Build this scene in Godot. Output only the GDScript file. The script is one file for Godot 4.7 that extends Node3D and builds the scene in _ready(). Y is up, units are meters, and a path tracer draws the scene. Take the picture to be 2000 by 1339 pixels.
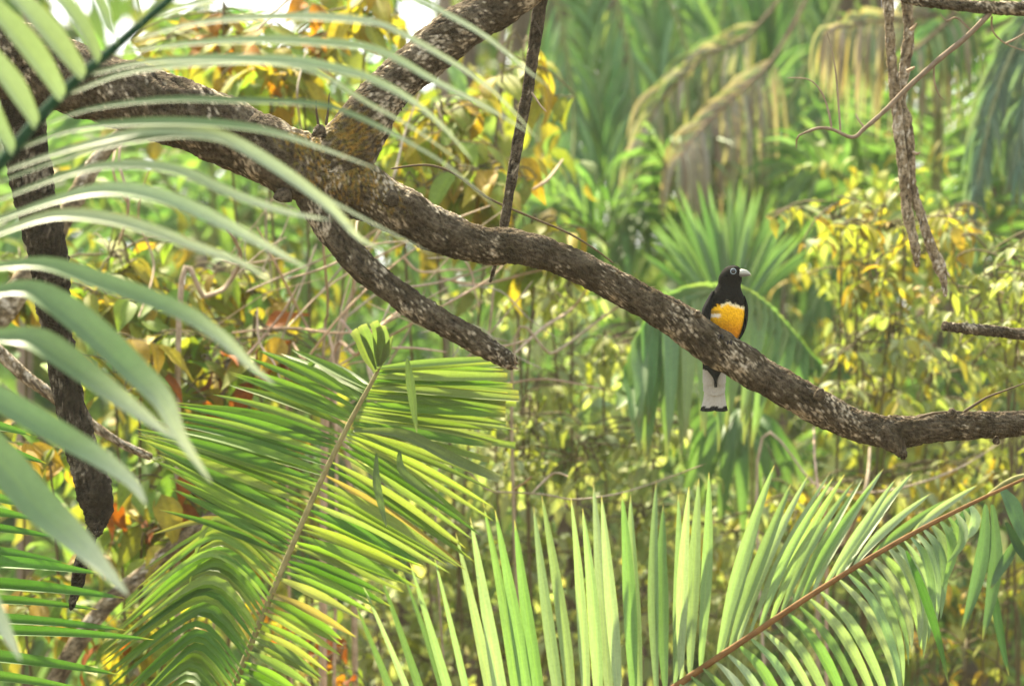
extends Node3D

const FOV := 10.0
const EYE := Vector3(0.0, 2.6, 7.2)
const FOCUS := 7.2
var K := 2.0 * tan(deg_to_rad(FOV) / 2.0) / 1339.0   # metres per photograph pixel at one metre
var rng := RandomNumberGenerator.new()
var used := {}
var M := {}
var noise := FastNoiseLite.new()
var noise2 := FastNoiseLite.new()


# ------------------------------------------------------------------ small helpers
func at(x: float, y: float, d: float) -> Vector3:
	return Vector3((x - 1000.0) * K * d, EYE.y - (y - 669.5) * K * d, EYE.z - d)

func trace(a: Array, d0: float, d1: float) -> PackedVector3Array:
	var r := PackedVector3Array()
	var n: int = a.size() / 2
	for i in n:
		r.append(at(a[i * 2], a[i * 2 + 1], lerpf(d0, d1, float(i) / maxf(1.0, n - 1))))
	return r

func rr(a: float, b: float) -> float:
	return rng.randf_range(a, b)

func numbered(called: String) -> String:
	if not used.has(called):
		used[called] = 0
		return called
	used[called] += 1
	return "%s_%03d" % [called, used[called]]

func thing(called: String, label: String, category: String, where: Vector3, group := "") -> Node3D:
	var o := Node3D.new()
	o.name = numbered(called)
	add_child(o)
	o.position = where
	o.set_meta("label", label)
	o.set_meta("category", category)
	if group != "":
		o.set_meta("group", group)
	return o

# a mesh given in world coordinates, as part of a thing (or sub-part of a part)
func part(called: String, mesh: Mesh, mat: Material, parent: Node3D) -> MeshInstance3D:
	var o := MeshInstance3D.new()
	o.name = called
	o.mesh = mesh
	o.material_override = mat
	parent.add_child(o, true)
	if parent.get_parent() == self:
		o.position = -parent.position
	return o

func spline(p: PackedVector3Array, t: float) -> Vector3:
	var n := p.size() - 1
	var f := clampf(t, 0.0, 1.0) * n
	var i := mini(int(f), n - 1)
	f -= i
	var a := p[maxi(i - 1, 0)]
	var b := p[i]
	var c := p[i + 1]
	var d := p[mini(i + 2, n)]
	return 0.5 * (2.0 * b + (c - a) * f + (2.0 * a - 5.0 * b + 4.0 * c - d) * f * f + (3.0 * b - a - 3.0 * c + d) * f * f * f)

func curve_value(a: Array, t: float) -> float:
	var n := a.size() - 1
	var f := clampf(t, 0.0, 1.0) * n
	var i := mini(int(f), n - 1)
	return lerpf(a[i], a[i + 1], f - i)

# a grid of points as a mesh: rows x cols, closed round the columns or open
func sheet(p: PackedVector3Array, rows: int, cols: int, closed: bool, colors := PackedColorArray(), uvs := PackedVector2Array()) -> ArrayMesh:
	var idx := PackedInt32Array()
	var nrm := PackedVector3Array()
	nrm.resize(p.size())
	var cc := cols if closed else cols - 1
	for r in rows - 1:
		for c in cc:
			var i00 := r * cols + c
			var i01 := r * cols + (c + 1) % cols
			var i10 := i00 + cols
			var i11 := i01 + cols
			idx.append_array([i00, i10, i01, i01, i10, i11])
			var n := (p[i11] - p[i00]).cross(p[i10] - p[i01])
			nrm[i00] += n
			nrm[i01] += n
			nrm[i10] += n
			nrm[i11] += n
	# front faces are clockwise: normal of (a, b, c) is (c - a) x (b - a); make the vertex normals agree
	var vote := 0.0
	for k in range(0, idx.size(), 3):
		var fn := (p[idx[k + 2]] - p[idx[k]]).cross(p[idx[k + 1]] - p[idx[k]])
		vote += fn.dot(nrm[idx[k]].normalized())
	if vote < 0.0:
		for i in nrm.size():
			nrm[i] = -nrm[i]
	for i in nrm.size():
		nrm[i] = nrm[i].normalized() if nrm[i].length() > 1e-14 else Vector3.UP
	var arr := []
	arr.resize(Mesh.ARRAY_MAX)
	arr[Mesh.ARRAY_VERTEX] = p
	arr[Mesh.ARRAY_NORMAL] = nrm
	arr[Mesh.ARRAY_INDEX] = idx
	if colors.size():
		arr[Mesh.ARRAY_COLOR] = colors
	if uvs.size():
		arr[Mesh.ARRAY_TEX_UV] = uvs
	var m := ArrayMesh.new()
	m.add_surface_from_arrays(Mesh.PRIMITIVE_TRIANGLES, arr)
	return m

# plain tapering tube
func tube(ctrl: PackedVector3Array, radii: Array, rows: int, cols: int, lump := 0.0, tint := Color.WHITE) -> ArrayMesh:
	var p := PackedVector3Array()
	var col := PackedColorArray()
	var uv := PackedVector2Array()
	var up := Vector3(0.31, 0.2, 0.93)
	for r in rows:
		var t := float(r) / (rows - 1)
		var c := spline(ctrl, t)
		var tan_ := (spline(ctrl, t + 0.01) - spline(ctrl, t - 0.01)).normalized()
		var s := tan_.cross(up).normalized()
		var b := s.cross(tan_)
		var rad := curve_value(radii, t)
		if r == 0 or r == rows - 1:
			rad *= 0.02
		for k in cols:
			var a := TAU * k / cols
			var d := s * cos(a) + b * sin(a)
			var q := rad
			if lump > 0.0:
				q *= 1.0 + lump * noise.get_noise_3dv((c + d * rad) * 40.0) + lump * noise2.get_noise_3dv((c + d * rad) * 90.0)
			p.append(c + d * q)
			col.append(tint)
			uv.append(Vector2(float(k) / cols, t))
	return sheet(p, rows, cols, true, col, uv)

# a limb of rough bark: long ridges, flakes, lumps, pale lichen and moss near given places
func bark_limb(ctrl: PackedVector3Array, radii: Array, cols: int, step: float, moss := [], rough := 1.0, pale := 1.0) -> ArrayMesh:
	var length := 0.0
	for i in 40:
		length += spline(ctrl, (i + 1) / 40.0).distance_to(spline(ctrl, i / 40.0))
	var rows := int(length / step) + 3
	var p := PackedVector3Array()
	var col := PackedColorArray()
	var up := Vector3(0.1, 0.25, 0.96).normalized()
	for r in rows:
		var t := float(r) / (rows - 1)
		var c := spline(ctrl, t)
		var tan_ := (spline(ctrl, t + 0.004) - spline(ctrl, t - 0.004)).normalized()
		var s := tan_.cross(up).normalized()
		var b := s.cross(tan_)
		var rad := curve_value(radii, t)
		var along := t * length
		if r == 0 or r == rows - 1:
			rad *= 0.05
		for k in cols:
			var a := TAU * k / cols
			var d := s * cos(a) + b * sin(a)
			var w := c + d * rad
			# bark ridges run along the limb
			var q := Vector3(cos(a) * rad * 150.0, sin(a) * rad * 150.0, along * 38.0)
			var ridge := noise.get_noise_3dv(q)
			var flake := noise2.get_noise_3dv(w * 130.0)
			var lump := noise.get_noise_3dv(w * 14.0)
			var fine := noise2.get_noise_3dv(w * 330.0)
			var crack := smoothstep(0.10, 0.0, absf(noise.get_noise_3dv(Vector3(cos(a) * rad * 90.0, sin(a) * rad * 90.0, along * 14.0) + Vector3(31, 0, 0))))
			var h := -0.0028 * crack + 0.0030 * ridge + 0.0020 * absf(flake) + 0.0016 * fine
			p.append(c + d * (rad * (1.0 + 0.12 * lump) + rough * h))
			# colour of the matter: brown bark, grey bark, dark fissures, pale crust lichen, moss
			var m := noise2.get_noise_3dv(w * 22.0 + Vector3(9, 3, 1))
			var base := Color(0.058, 0.045, 0.028).lerp(Color(0.104, 0.088, 0.062), clampf(0.5 + m * 1.4, 0, 1))
			base = base.lerp(Color(0.024, 0.018, 0.013), clampf(-ridge * 2.6 - 0.15, 0, 0.8))
			var li := 0.7 * noise.get_noise_3dv(w * 120.0 + Vector3(5, 7, 2)) + 0.45 * noise2.get_noise_3dv(w * 42.0) + 0.7 * noise2.get_noise_3dv(w * 8.0) + 0.25 * fine
			base = base.lerp(Color(0.42, 0.38, 0.30), smoothstep(0.29, 0.48, li) * 0.85)
			base = base.lerp(Color(0.012, 0.009, 0.007), crack * 0.75)
			for ms in moss:
				var near: float = 1.0 - w.distance_to(ms[0]) / ms[1]
				var g: float = near * 1.3 + 0.9 * flake + 0.5 * fine
				base = base.lerp(Color(0.23, 0.135, 0.022).lerp(Color(0.10, 0.085, 0.02), clampf(0.5 + fine * 2.0, 0, 1)), smoothstep(0.45, 0.75, g) * 0.8)
			col.append(Color(minf(base.r * pale, 0.48), minf(base.g * pale * 0.98, 0.44), minf(base.b * pale * 0.96, 0.37)))
	return sheet(p, rows, cols, true, col)


# ------------------------------------------------------------------ leaves
# blade along control points. up0/up1: blade normal at foot and tip; prof: 0 strap leaflet, 1 fan segment, 2 broad leaf
func blade(ctrl: PackedVector3Array, wide: float, up0: Vector3, up1: Vector3, fold: float, rows: int, tint: Color, tip: Color, prof := 0, foot := 0.35, tip_from := 0.86) -> ArrayMesh:
	var p := PackedVector3Array()
	var col := PackedColorArray()
	var uv := PackedVector2Array()
	for r in rows:
		var t := float(r) / (rows - 1)
		var c := spline(ctrl, t)
		var tan_ := (spline(ctrl, t + 0.02) - spline(ctrl, t - 0.02)).normalized()
		var up := up0.lerp(up1, t)
		var s := tan_.cross(up)
		s = s.normalized() if s.length() > 0.01 else Vector3.RIGHT
		var n := s.cross(tan_).normalized()
		var w := 0.0
		if prof == 0:
			w = lerpf(foot, 1.0, smoothstep(0.0, 0.4, t)) * (1.0 - pow(maxf(0.0, (t - 0.42) / 0.58), 1.7) * 0.97)
			if t == 0.0:
				w = foot * 0.5
		elif prof == 1:
			w = lerpf(0.08, 1.0, pow(minf(t / 0.62, 1.0), 0.9)) * (1.0 - pow(maxf(0.0, (t - 0.55) / 0.45), 1.5) * 0.95)
		elif prof == 3:
			w = lerpf(foot, 1.0, smoothstep(0.0, 0.4, t)) * (1.0 - 0.25 * smoothstep(0.6, 1.0, t))
		else:
			w = sin(PI * pow(t, 0.8)) * 0.98 + 0.02
		w *= wide * 0.5
		var f := fold * w
		for k in 5:
			var x := k * 0.5 - 1.0
			p.append(c + s * w * x + n * f * absf(x))
			uv.append(Vector2(0.5 + 0.5 * x, t))
			var cc := tint.lerp(tip, smoothstep(tip_from, 0.985, t) if prof != 2 else 0.0)
			col.append(cc)
	return sheet(p, rows, 5, false, col, uv)

func jitter(c: Color, amount: float) -> Color:
	var k := 1.0 + rr(-amount, amount)
	return Color(c.r * k * (1.0 + rr(-amount, amount) * 0.5), c.g * k, c.b * k * (1.0 + rr(-amount, amount) * 0.5))

# leaflets of a frond between keys: each key is [x0,y0, x1,y1, x2,y2, x3,y3] in photograph pixels
func keyed_leaflets(fr: Node3D, keys: Array, n: int, d0: float, spread: float, wide: float, tints: Array, tip: Color, wobble: float, tilt: Vector3, fold := 0.45, even := false, blunt_to := -1.0, stiff := 0.0, stiff_to := 99.0) -> void:
	for i in n:
		var f := float(i) / maxi(1, n - 1) * (keys.size() - 1)
		if not even:
			f = clampf(f + rr(-0.18, 0.18) * (keys.size() - 1) / n, 0.0, keys.size() - 1.0)
		var a: Array = keys[mini(int(f), keys.size() - 2)]
		var b: Array = keys[mini(int(f), keys.size() - 2) + 1]
		var u := f - mini(int(f), keys.size() - 2)
		var pts := PackedVector3Array()
		var jx := rr(-wobble, wobble)
		var jy := rr(-wobble, wobble)
		var cut := rr(0.9, 1.06)
		var dz := rr(-1.0, 1.0)
		var x0 := lerpf(a[0], b[0], u)
		var y0 := lerpf(a[1], b[1], u)
		for k in 4:
			var x := lerpf(a[k * 2], b[k * 2], u)
			var y := lerpf(a[k * 2 + 1], b[k * 2 + 1], u)
			var g := k / 3.0
			var st: float = stiff if f < stiff_to else 0.0
			x = lerpf(x, lerpf(x0, lerpf(a[6], b[6], u), g), st)
			y = lerpf(y, lerpf(y0, lerpf(a[7], b[7], u), g), st)
			x = x0 + (x - x0) * lerpf(1.0, cut, g) + jx * g * g
			y = y0 + (y - y0) * lerpf(1.0, cut, g) + jy * g * g
			pts.append(at(x, y, d0 + spread * g + dz * 0.06 * g))
		var up := (tilt + Vector3(rr(-0.3, 0.3), rr(-0.3, 0.3), rr(-0.2, 0.2))).normalized()
		var up2 := (tilt + Vector3(rr(-0.4, 0.4), rr(-0.4, 0.4), rr(-0.3, 0.3))).normalized()
		var tint: Color = jitter(tints[rng.randi() % tints.size()], 0.22)
		var chance := rng.randf()
		if chance < 0.04:
			continue
		if chance < 0.065:
			tint = tint.lerp(Color(0.34, 0.25, 0.08), rr(0.5, 1.0))
		elif chance < 0.10:
			# a leaflet snapped over part-way
			pts[3] = pts[2] + Vector3((pts[3] - pts[2]).x * 0.3, -pts[3].distance_to(pts[2]) * 0.9, 0.01)
		part("leaflet", blade(pts, wide * rr(0.75, 1.2), up, up2, fold * rr(0.6, 1.3), 11, tint, tip if rng.randf() < 0.75 else tint, 3 if f < blunt_to and rng.randf() < 0.7 else 0), M.palm, fr)

# a whole frond grown from its rachis: leaflets leave both sides, then droop
func grown_frond(parent: Node3D, rachis: PackedVector3Array, r0: float, n: int, length: float, angle: float, droop: float, wide: float, tints: Array, tip: Color, rachis_tint: Color, face: Vector3, t0 := 0.08, lift := 0.25, both := 0, ragged := 0.26) -> MeshInstance3D:
	var fr := part("frond", tube(rachis, [r0, r0 * 0.7, r0 * 0.25], 22, 7, 0.05, rachis_tint), M.stalk, parent)
	for i in n:
		for side in [-1, 1]:
			if both != 0 and side != both:
				continue
			if rng.randf() < 0.05:
				continue
			var t: float = lerpf(t0, 0.99, (i + rr(0.0, 1.0)) / n)
			var c := spline(rachis, t)
			var tan_ := (spline(rachis, t + 0.02) - spline(rachis, t - 0.02)).normalized()
			var out: Vector3 = tan_.cross(face).normalized() * side
			var nn: Vector3 = out.cross(tan_).normalized() * side
			if nn.y < 0:
				nn = -nn
			var an: float = deg_to_rad(angle * lerpf(1.15, 0.45, t) + rr(-6, 6))
			var dir: Vector3 = (tan_ * cos(an) + out * sin(an) + nn * lift + Vector3(rr(-1, 1), rr(-1, 1), rr(-1, 1)) * ragged).normalized()
			var len_: float = length * (0.55 + 0.45 * sin(PI * clampf(t * 0.95 + 0.1, 0, 1))) * rr(0.6, 1.15)
			var pts := PackedVector3Array([c])
			var q := c
			var dd := dir
			for k in 4:
				dd = (dd + Vector3.DOWN * droop * (0.12 + 0.22 * k) * rr(0.8, 1.2)).normalized()
				q += dd * len_ * 0.25
				pts.append(q)
			var tint: Color = jitter(tints[rng.randi() % tints.size()], 0.2)
			part("leaflet", blade(pts, wide * rr(0.8, 1.2), (nn + face * 0.3).normalized(), (nn + face * 0.6).normalized(), 0.4, 8, tint, tip, 0), M.palm, fr)
	return fr

# a broad or narrow leaf of unit length along +y with its normal near +z, for twigs
func leaf_variant(ratio: float, fold: float, curl: float, wave: float, tint: Color, edge: Color, rows: int) -> ArrayMesh:
	var p := PackedVector3Array()
	var col := PackedColorArray()
	var uv := PackedVector2Array()
	var ph := rr(0, 6)
	for r in rows:
		var t := float(r) / (rows - 1)
		var w := ratio * 0.5 * (sin(PI * pow(t, 0.75)) * 0.97 + 0.03) * (1.0 - 0.35 * t * t * t)
		var a := curl * t * t
		var y := t * cos(a * 0.6)
		var z := -t * sin(a * 0.6)
		for k in 5:
			var x := k * 0.5 - 1.0
			var wav := wave * sin(ph + t * 11.0 + x * 1.5) * absf(x) * ratio
			p.append(Vector3(x * w, y, z + fold * w * absf(x) + wav))
			uv.append(Vector2(0.5 + 0.5 * x, t))
			var e := 0.5 + 0.5 * noise.get_noise_3d(x * 30.0 + ph * 50.0, t * 60.0, ph * 20.0) * 2.0
			col.append(tint.lerp(edge, clampf((absf(x) * 0.5 + 0.3 * t) * e, 0, 1)))
	return sheet(p, rows, 5, false, col, uv)

# a leafy shrub: stems rise from the ground to each clump; every clump bears twigs; every twig bears leaves
# clumps: [x, y, depth, half width px, half height px, twigs]
func shrub(called: String, label: String, category: String, group: String, foot: Vector3, clumps: Array, kit: Array, per_twig: int, leaf_len: float, twig_len: float, hang: float, stem_tint: Color, lean := Vector3.ZERO, deep := 0.3) -> void:
	var o := thing(called, label, category, foot, group)
	for c in clumps:
		var mid := at(c[0], c[1], c[2])
		var low := at(c[0], c[1] + c[4], c[2])
		var pts := PackedVector3Array([foot + Vector3(rr(-0.08, 0.08), -0.03, rr(-0.08, 0.08)), foot.lerp(low, 0.45) + Vector3(rr(-0.12, 0.12), 0, rr(-0.1, 0.1)), low + Vector3(rr(-0.05, 0.05), 0, 0), mid + Vector3(rr(-0.04, 0.04), 0, 0), at(c[0] + rr(-20, 20), c[1] - c[4] * 0.8, c[2])])
		var st := part("stem", tube(pts, [0.007, 0.0045, 0.003, 0.002, 0.0012], 26, 6, 0.1, stem_tint), M.stalk, o)
		for k in int(c[5]):
			var v := Vector3(rng.randfn(0, 0.5), rng.randfn(0, 0.5), rng.randfn(0, 0.5)).limit_length(1.05)
			var tipp := mid + Vector3(v.x * c[3] * K * c[2], -v.y * c[4] * K * c[2], v.z * deep)
			var root := spline(pts, clampf(0.72 - v.y * 0.22 + rr(-0.05, 0.05), 0.45, 0.97))
			var away := (tipp - root).normalized()
			var turn := rr(0, TAU)
			var from := tipp - (away * 0.5 + Vector3(cos(turn), rr(-0.35, 0.5), sin(turn) * 0.6) + lean).normalized() * twig_len
			var end := tipp + Vector3(0, -hang * twig_len * 0.15, 0)
			var tw := PackedVector3Array([root, root.lerp(from, 0.6) + Vector3(0, 0.02, 0), from, from.lerp(end, 0.5) + Vector3(0, 0.1 * twig_len, 0), end])
			var tg := part("twig", tube(tw, [0.003, 0.0022, 0.0018, 0.0014, 0.0008], 12, 4, 0.0, stem_tint), M.stalk, o)
			for i in per_twig:
				var f := lerpf(0.52, 1.0, (i + rr(0.2, 0.8)) / per_twig)
				var pos := spline(tw, f)
				var tan_ := (spline(tw, f + 0.03) - spline(tw, f - 0.03)).normalized()
				var side := tan_.cross(Vector3(rr(-.4, .4), 1, rr(-.4, .4))).normalized() * (1 if i % 2 == 0 else -1)
				var dir := (tan_ * rr(0.3, 0.8) + side * rr(0.5, 1.0) + Vector3.DOWN * hang * rr(0.3, 1.2)).normalized()
				if i == per_twig - 1:
					dir = (tan_ + Vector3.DOWN * hang * 0.6).normalized()
				var up := (Vector3.UP + Vector3(rr(-.7, .7), 0, rr(-.2, 0.9))).normalized()
				var x := dir.cross(up).normalized()
				var z := x.cross(dir)
				var s := leaf_len * rr(0.45, 1.25)
				var l := MeshInstance3D.new()
				l.name = "leaf"
				l.mesh = kit[rng.randi() % kit.size()]
				l.material_override = M.leaf
				l.transform = Transform3D(Basis(x * s, dir * s, z * s), pos)
				tg.add_child(l, true)

func kit_of(tints: Array, edges: Array, ratio: float, shapes: int, rows: int, curl: float, wave: float) -> Array:
	var r := []
	for i in tints.size():
		for k in shapes:
			r.append(leaf_variant(ratio * rr(0.85, 1.2), rr(0.1, 0.5), rr(0.1, curl), wave * rr(0.3, 1.0), jitter(tints[i], 0.1), edges[i % edges.size()], rows))
	return r


# ------------------------------------------------------------------ materials
func noise_picture(freq: float, kind: int, octaves: int, ramp: Gradient, size: int, sd: int, normal := false) -> NoiseTexture2D:
	var n := FastNoiseLite.new()
	n.noise_type = kind
	n.frequency = freq
	n.seed = sd
	n.fractal_octaves = octaves
	var t := NoiseTexture2D.new()
	t.width = size
	t.height = size
	t.seamless = true
	t.noise = n
	if ramp:
		t.color_ramp = ramp
	return t

func ramp_of(stops: Array) -> Gradient:
	var g := Gradient.new()
	var o := PackedFloat32Array()
	var c := PackedColorArray()
	for s in stops:
		o.append(s[0])
		c.append(s[1])
	g.offsets = o
	g.colors = c
	return g

# fine length-wise veins, pale midrib, faint cross marks and blotches of a palm leaflet
func palm_picture() -> ImageTexture:
	var im := Image.create(96, 512, false, Image.FORMAT_RGB8)
	var n := FastNoiseLite.new()
	n.frequency = 0.02
	n.seed = 4
	for x in 96:
		var u := absf(x / 95.0 - 0.5) * 2.0
		var vein := 0.90 + 0.07 * sin(x * 1.9) + 0.05 * n.get_noise_2d(x * 26.0, 3.0)
		var mid := smoothstep(0.10, 0.02, u)
		var edge := smoothstep(0.90, 1.0, u)
		for y in 512:
			var b := 0.06 * n.get_noise_2d(x * 3.0, y * 1.3) + 0.05 * n.get_noise_2d(x * 0.6, y * 9.0)
			var k := clampf(vein + b, 0, 1)
			var c := Color(k, k, k).lerp(Color(1, 1, 0.86), mid * 0.75).lerp(Color(1.0, 0.96, 0.72), edge * 0.5)
			var spot := n.get_noise_2d(x * 7.0 + 900.0, y * 4.0)
			c = c.lerp(Color(0.72, 0.58, 0.30), smoothstep(0.52, 0.62, spot) * 0.7)
			im.set_pixel(x, y, c)
	return ImageTexture.create_from_image(im)

# side veins and blotches of a broad leaf
func leaf_picture() -> ImageTexture:
	var im := Image.create(128, 256, false, Image.FORMAT_RGB8)
	var n := FastNoiseLite.new()
	n.frequency = 0.03
	n.seed = 8
	for x in 128:
		var u := absf(x / 127.0 - 0.5) * 2.0
		for y in 256:
			var v := y / 255.0
			var sv := pow(0.5 + 0.5 * cos(TAU * (v * 9.0 - u * 1.6)), 14.0) * (1.0 - u * 0.6)
			var k := 0.88 + 0.10 * n.get_noise_2d(x, y) + 0.08 * n.get_noise_2d(x * 4.0, y * 4.0)
			var c := Color(k, k, k).lerp(Color(1, 1, 0.8), maxf(sv * 0.45, smoothstep(0.07, 0.02, u) * 0.8))
			c = c.lerp(Color(0.55, 0.36, 0.14), smoothstep(0.42, 0.56, n.get_noise_2d(x * 3.0 + 500.0, y * 3.0)) * 0.75)
			im.set_pixel(x, y, c)
	return ImageTexture.create_from_image(im)

func build_materials() -> void:
	var m := StandardMaterial3D.new()
	m.vertex_color_use_as_albedo = true
	m.albedo_texture = palm_picture()
	m.roughness = 0.5
	m.metallic_specular = 0.38
	m.backlight_enabled = true
	m.backlight = Color(0.95, 1.0, 0.72)
	m.heightmap_enabled = true
	m.heightmap_texture = m.albedo_texture
	m.heightmap_scale = 0.08
	M.palm = m
	m = m.duplicate()
	m.backlight = Color(0.74, 0.78, 0.6)
	m.roughness = 0.45
	M.thick = m
	m = StandardMaterial3D.new()
	m.vertex_color_use_as_albedo = true
	m.albedo_texture = leaf_picture()
	m.roughness = 0.62
	m.metallic_specular = 0.32
	m.backlight_enabled = true
	m.backlight = Color(0.98, 1.0, 0.7)
	M.leaf = m
	m = StandardMaterial3D.new()
	m.vertex_color_use_as_albedo = true
	m.albedo_texture = noise_picture(0.02, FastNoiseLite.TYPE_SIMPLEX, 4, ramp_of([[0.0, Color(0.72, 0.70, 0.66)], [1.0, Color(1, 1, 1)]]), 256, 3)
	m.uv1_triplanar = true
	m.uv1_scale = Vector3(6, 6, 6)
	m.roughness = 0.8
	m.metallic_specular = 0.2
	M.stalk = m
	m = StandardMaterial3D.new()
	m.vertex_color_use_as_albedo = true
	m.albedo_texture = noise_picture(0.03, FastNoiseLite.TYPE_SIMPLEX, 5, ramp_of([[0.0, Color(0.45, 0.42, 0.38)], [0.45, Color(0.86, 0.84, 0.8)], [1.0, Color(1, 1, 1)]]), 1024, 11)
	m.uv1_triplanar = true
	m.uv1_scale = Vector3(3, 3, 3)
	m.roughness = 0.92
	m.metallic_specular = 0.15
	m.heightmap_enabled = true
	m.heightmap_texture = noise_picture(0.05, FastNoiseLite.TYPE_SIMPLEX, 5, null, 1024, 12)
	m.heightmap_scale = 0.35
	M.bark = m
	m = StandardMaterial3D.new()
	m.vertex_color_use_as_albedo = true
	m.roughness = 0.8
	m.metallic_specular = 0.14
	m.uv1_triplanar = true
	m.uv1_scale = Vector3(22, 7, 22)
	m.heightmap_enabled = true
	m.heightmap_texture = noise_picture(0.04, FastNoiseLite.TYPE_SIMPLEX, 4, null, 512, 31)
	m.heightmap_scale = 0.12
	M.feather = m
	m = StandardMaterial3D.new()
	m.albedo_texture = noise_picture(0.02, FastNoiseLite.TYPE_SIMPLEX, 6, ramp_of([[0.0, Color(0.18, 0.14, 0.09)], [0.5, Color(0.34, 0.27, 0.17)], [1.0, Color(0.42, 0.40, 0.2)]]), 512, 21)
	m.uv1_triplanar = true
	m.uv1_scale = Vector3(0.7, 0.7, 0.7)
	m.roughness = 0.95
	M.soil = m

	m = StandardMaterial3D.new()
	m.vertex_color_use_as_albedo = true
	m.roughness = 0.4
	M.horn = m
	M.eye = plain(Color(0.006, 0.006, 0.007), 0.12)
	M.ring = plain(Color(0.22, 0.28, 0.32), 0.6)

func plain(c: Color, rough: float) -> StandardMaterial3D:
	var m := StandardMaterial3D.new()
	m.albedo_color = c.linear_to_srgb()
	m.roughness = rough
	return m


# ------------------------------------------------------------------ the scene
func _ready() -> void:
	rng.seed = 20240
	noise.seed = 5
	noise.frequency = 1.0
	noise.fractal_octaves = 2
	noise2.seed = 6
	noise2.frequency = 1.0
	noise2.fractal_octaves = 2
	set_camera_and_light()
	build_materials()
	setting()
	tree()
	near_palm()
	low_palm()
	side_palms()
	back_palms()
	shrubs()
	twigs_and_vines()
	bird()

func set_camera_and_light() -> void:
	var cam := Camera3D.new()
	cam.name = "camera"
	add_child(cam)
	cam.position = EYE
	var lens := CameraAttributesPhysical.new()
	lens.frustum_focal_length = 12.0 / tan(deg_to_rad(FOV) / 2.0)
	lens.frustum_focus_distance = FOCUS
	lens.exposure_aperture = 3.3
	lens.frustum_near = 0.05
	lens.frustum_far = 300.0
	cam.attributes = lens
	cam.fov = FOV
	cam.near = 0.05
	cam.far = 300.0
	cam.current = true
	var sky := ProceduralSkyMaterial.new()
	sky.sky_top_color = Color(0.84, 0.89, 0.93)
	sky.sky_horizon_color = Color(0.99, 0.985, 0.96)
	sky.sky_curve = 0.25
	sky.ground_bottom_color = Color(0.25, 0.27, 0.18)
	sky.ground_horizon_color = Color(0.5, 0.52, 0.42)
	sky.sky_energy_multiplier = 1.0
	sky.sun_angle_max = 8.0
	var e := Environment.new()
	e.background_mode = Environment.BG_SKY
	e.sky = Sky.new()
	e.sky.sky_material = sky
	e.tonemap_mode = Environment.TONE_MAPPER_LINEAR
	e.tonemap_exposure = 6.5
	e.fog_enabled = true
	e.fog_density = 0.0009
	e.fog_light_color = Color(0.95, 0.97, 0.90)
	e.sdfgi_enabled = true
	e.ssao_enabled = true
	e.ssil_enabled = true
	var w := WorldEnvironment.new()
	e.background_energy_multiplier = 0.48
	w.name = "environment"
	w.environment = e
	add_child(w)
	var sun := DirectionalLight3D.new()
	sun.name = "sun"
	add_child(sun)
	sun.light_energy = 1.6
	sun.light_color = Color(1.0, 0.94, 0.82)
	sun.light_angular_distance = 2.0
	sun.shadow_enabled = true
	sun.look_at_from_position(Vector3(-0.28, 0.78, -0.56) * 20.0, Vector3.ZERO)

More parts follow.
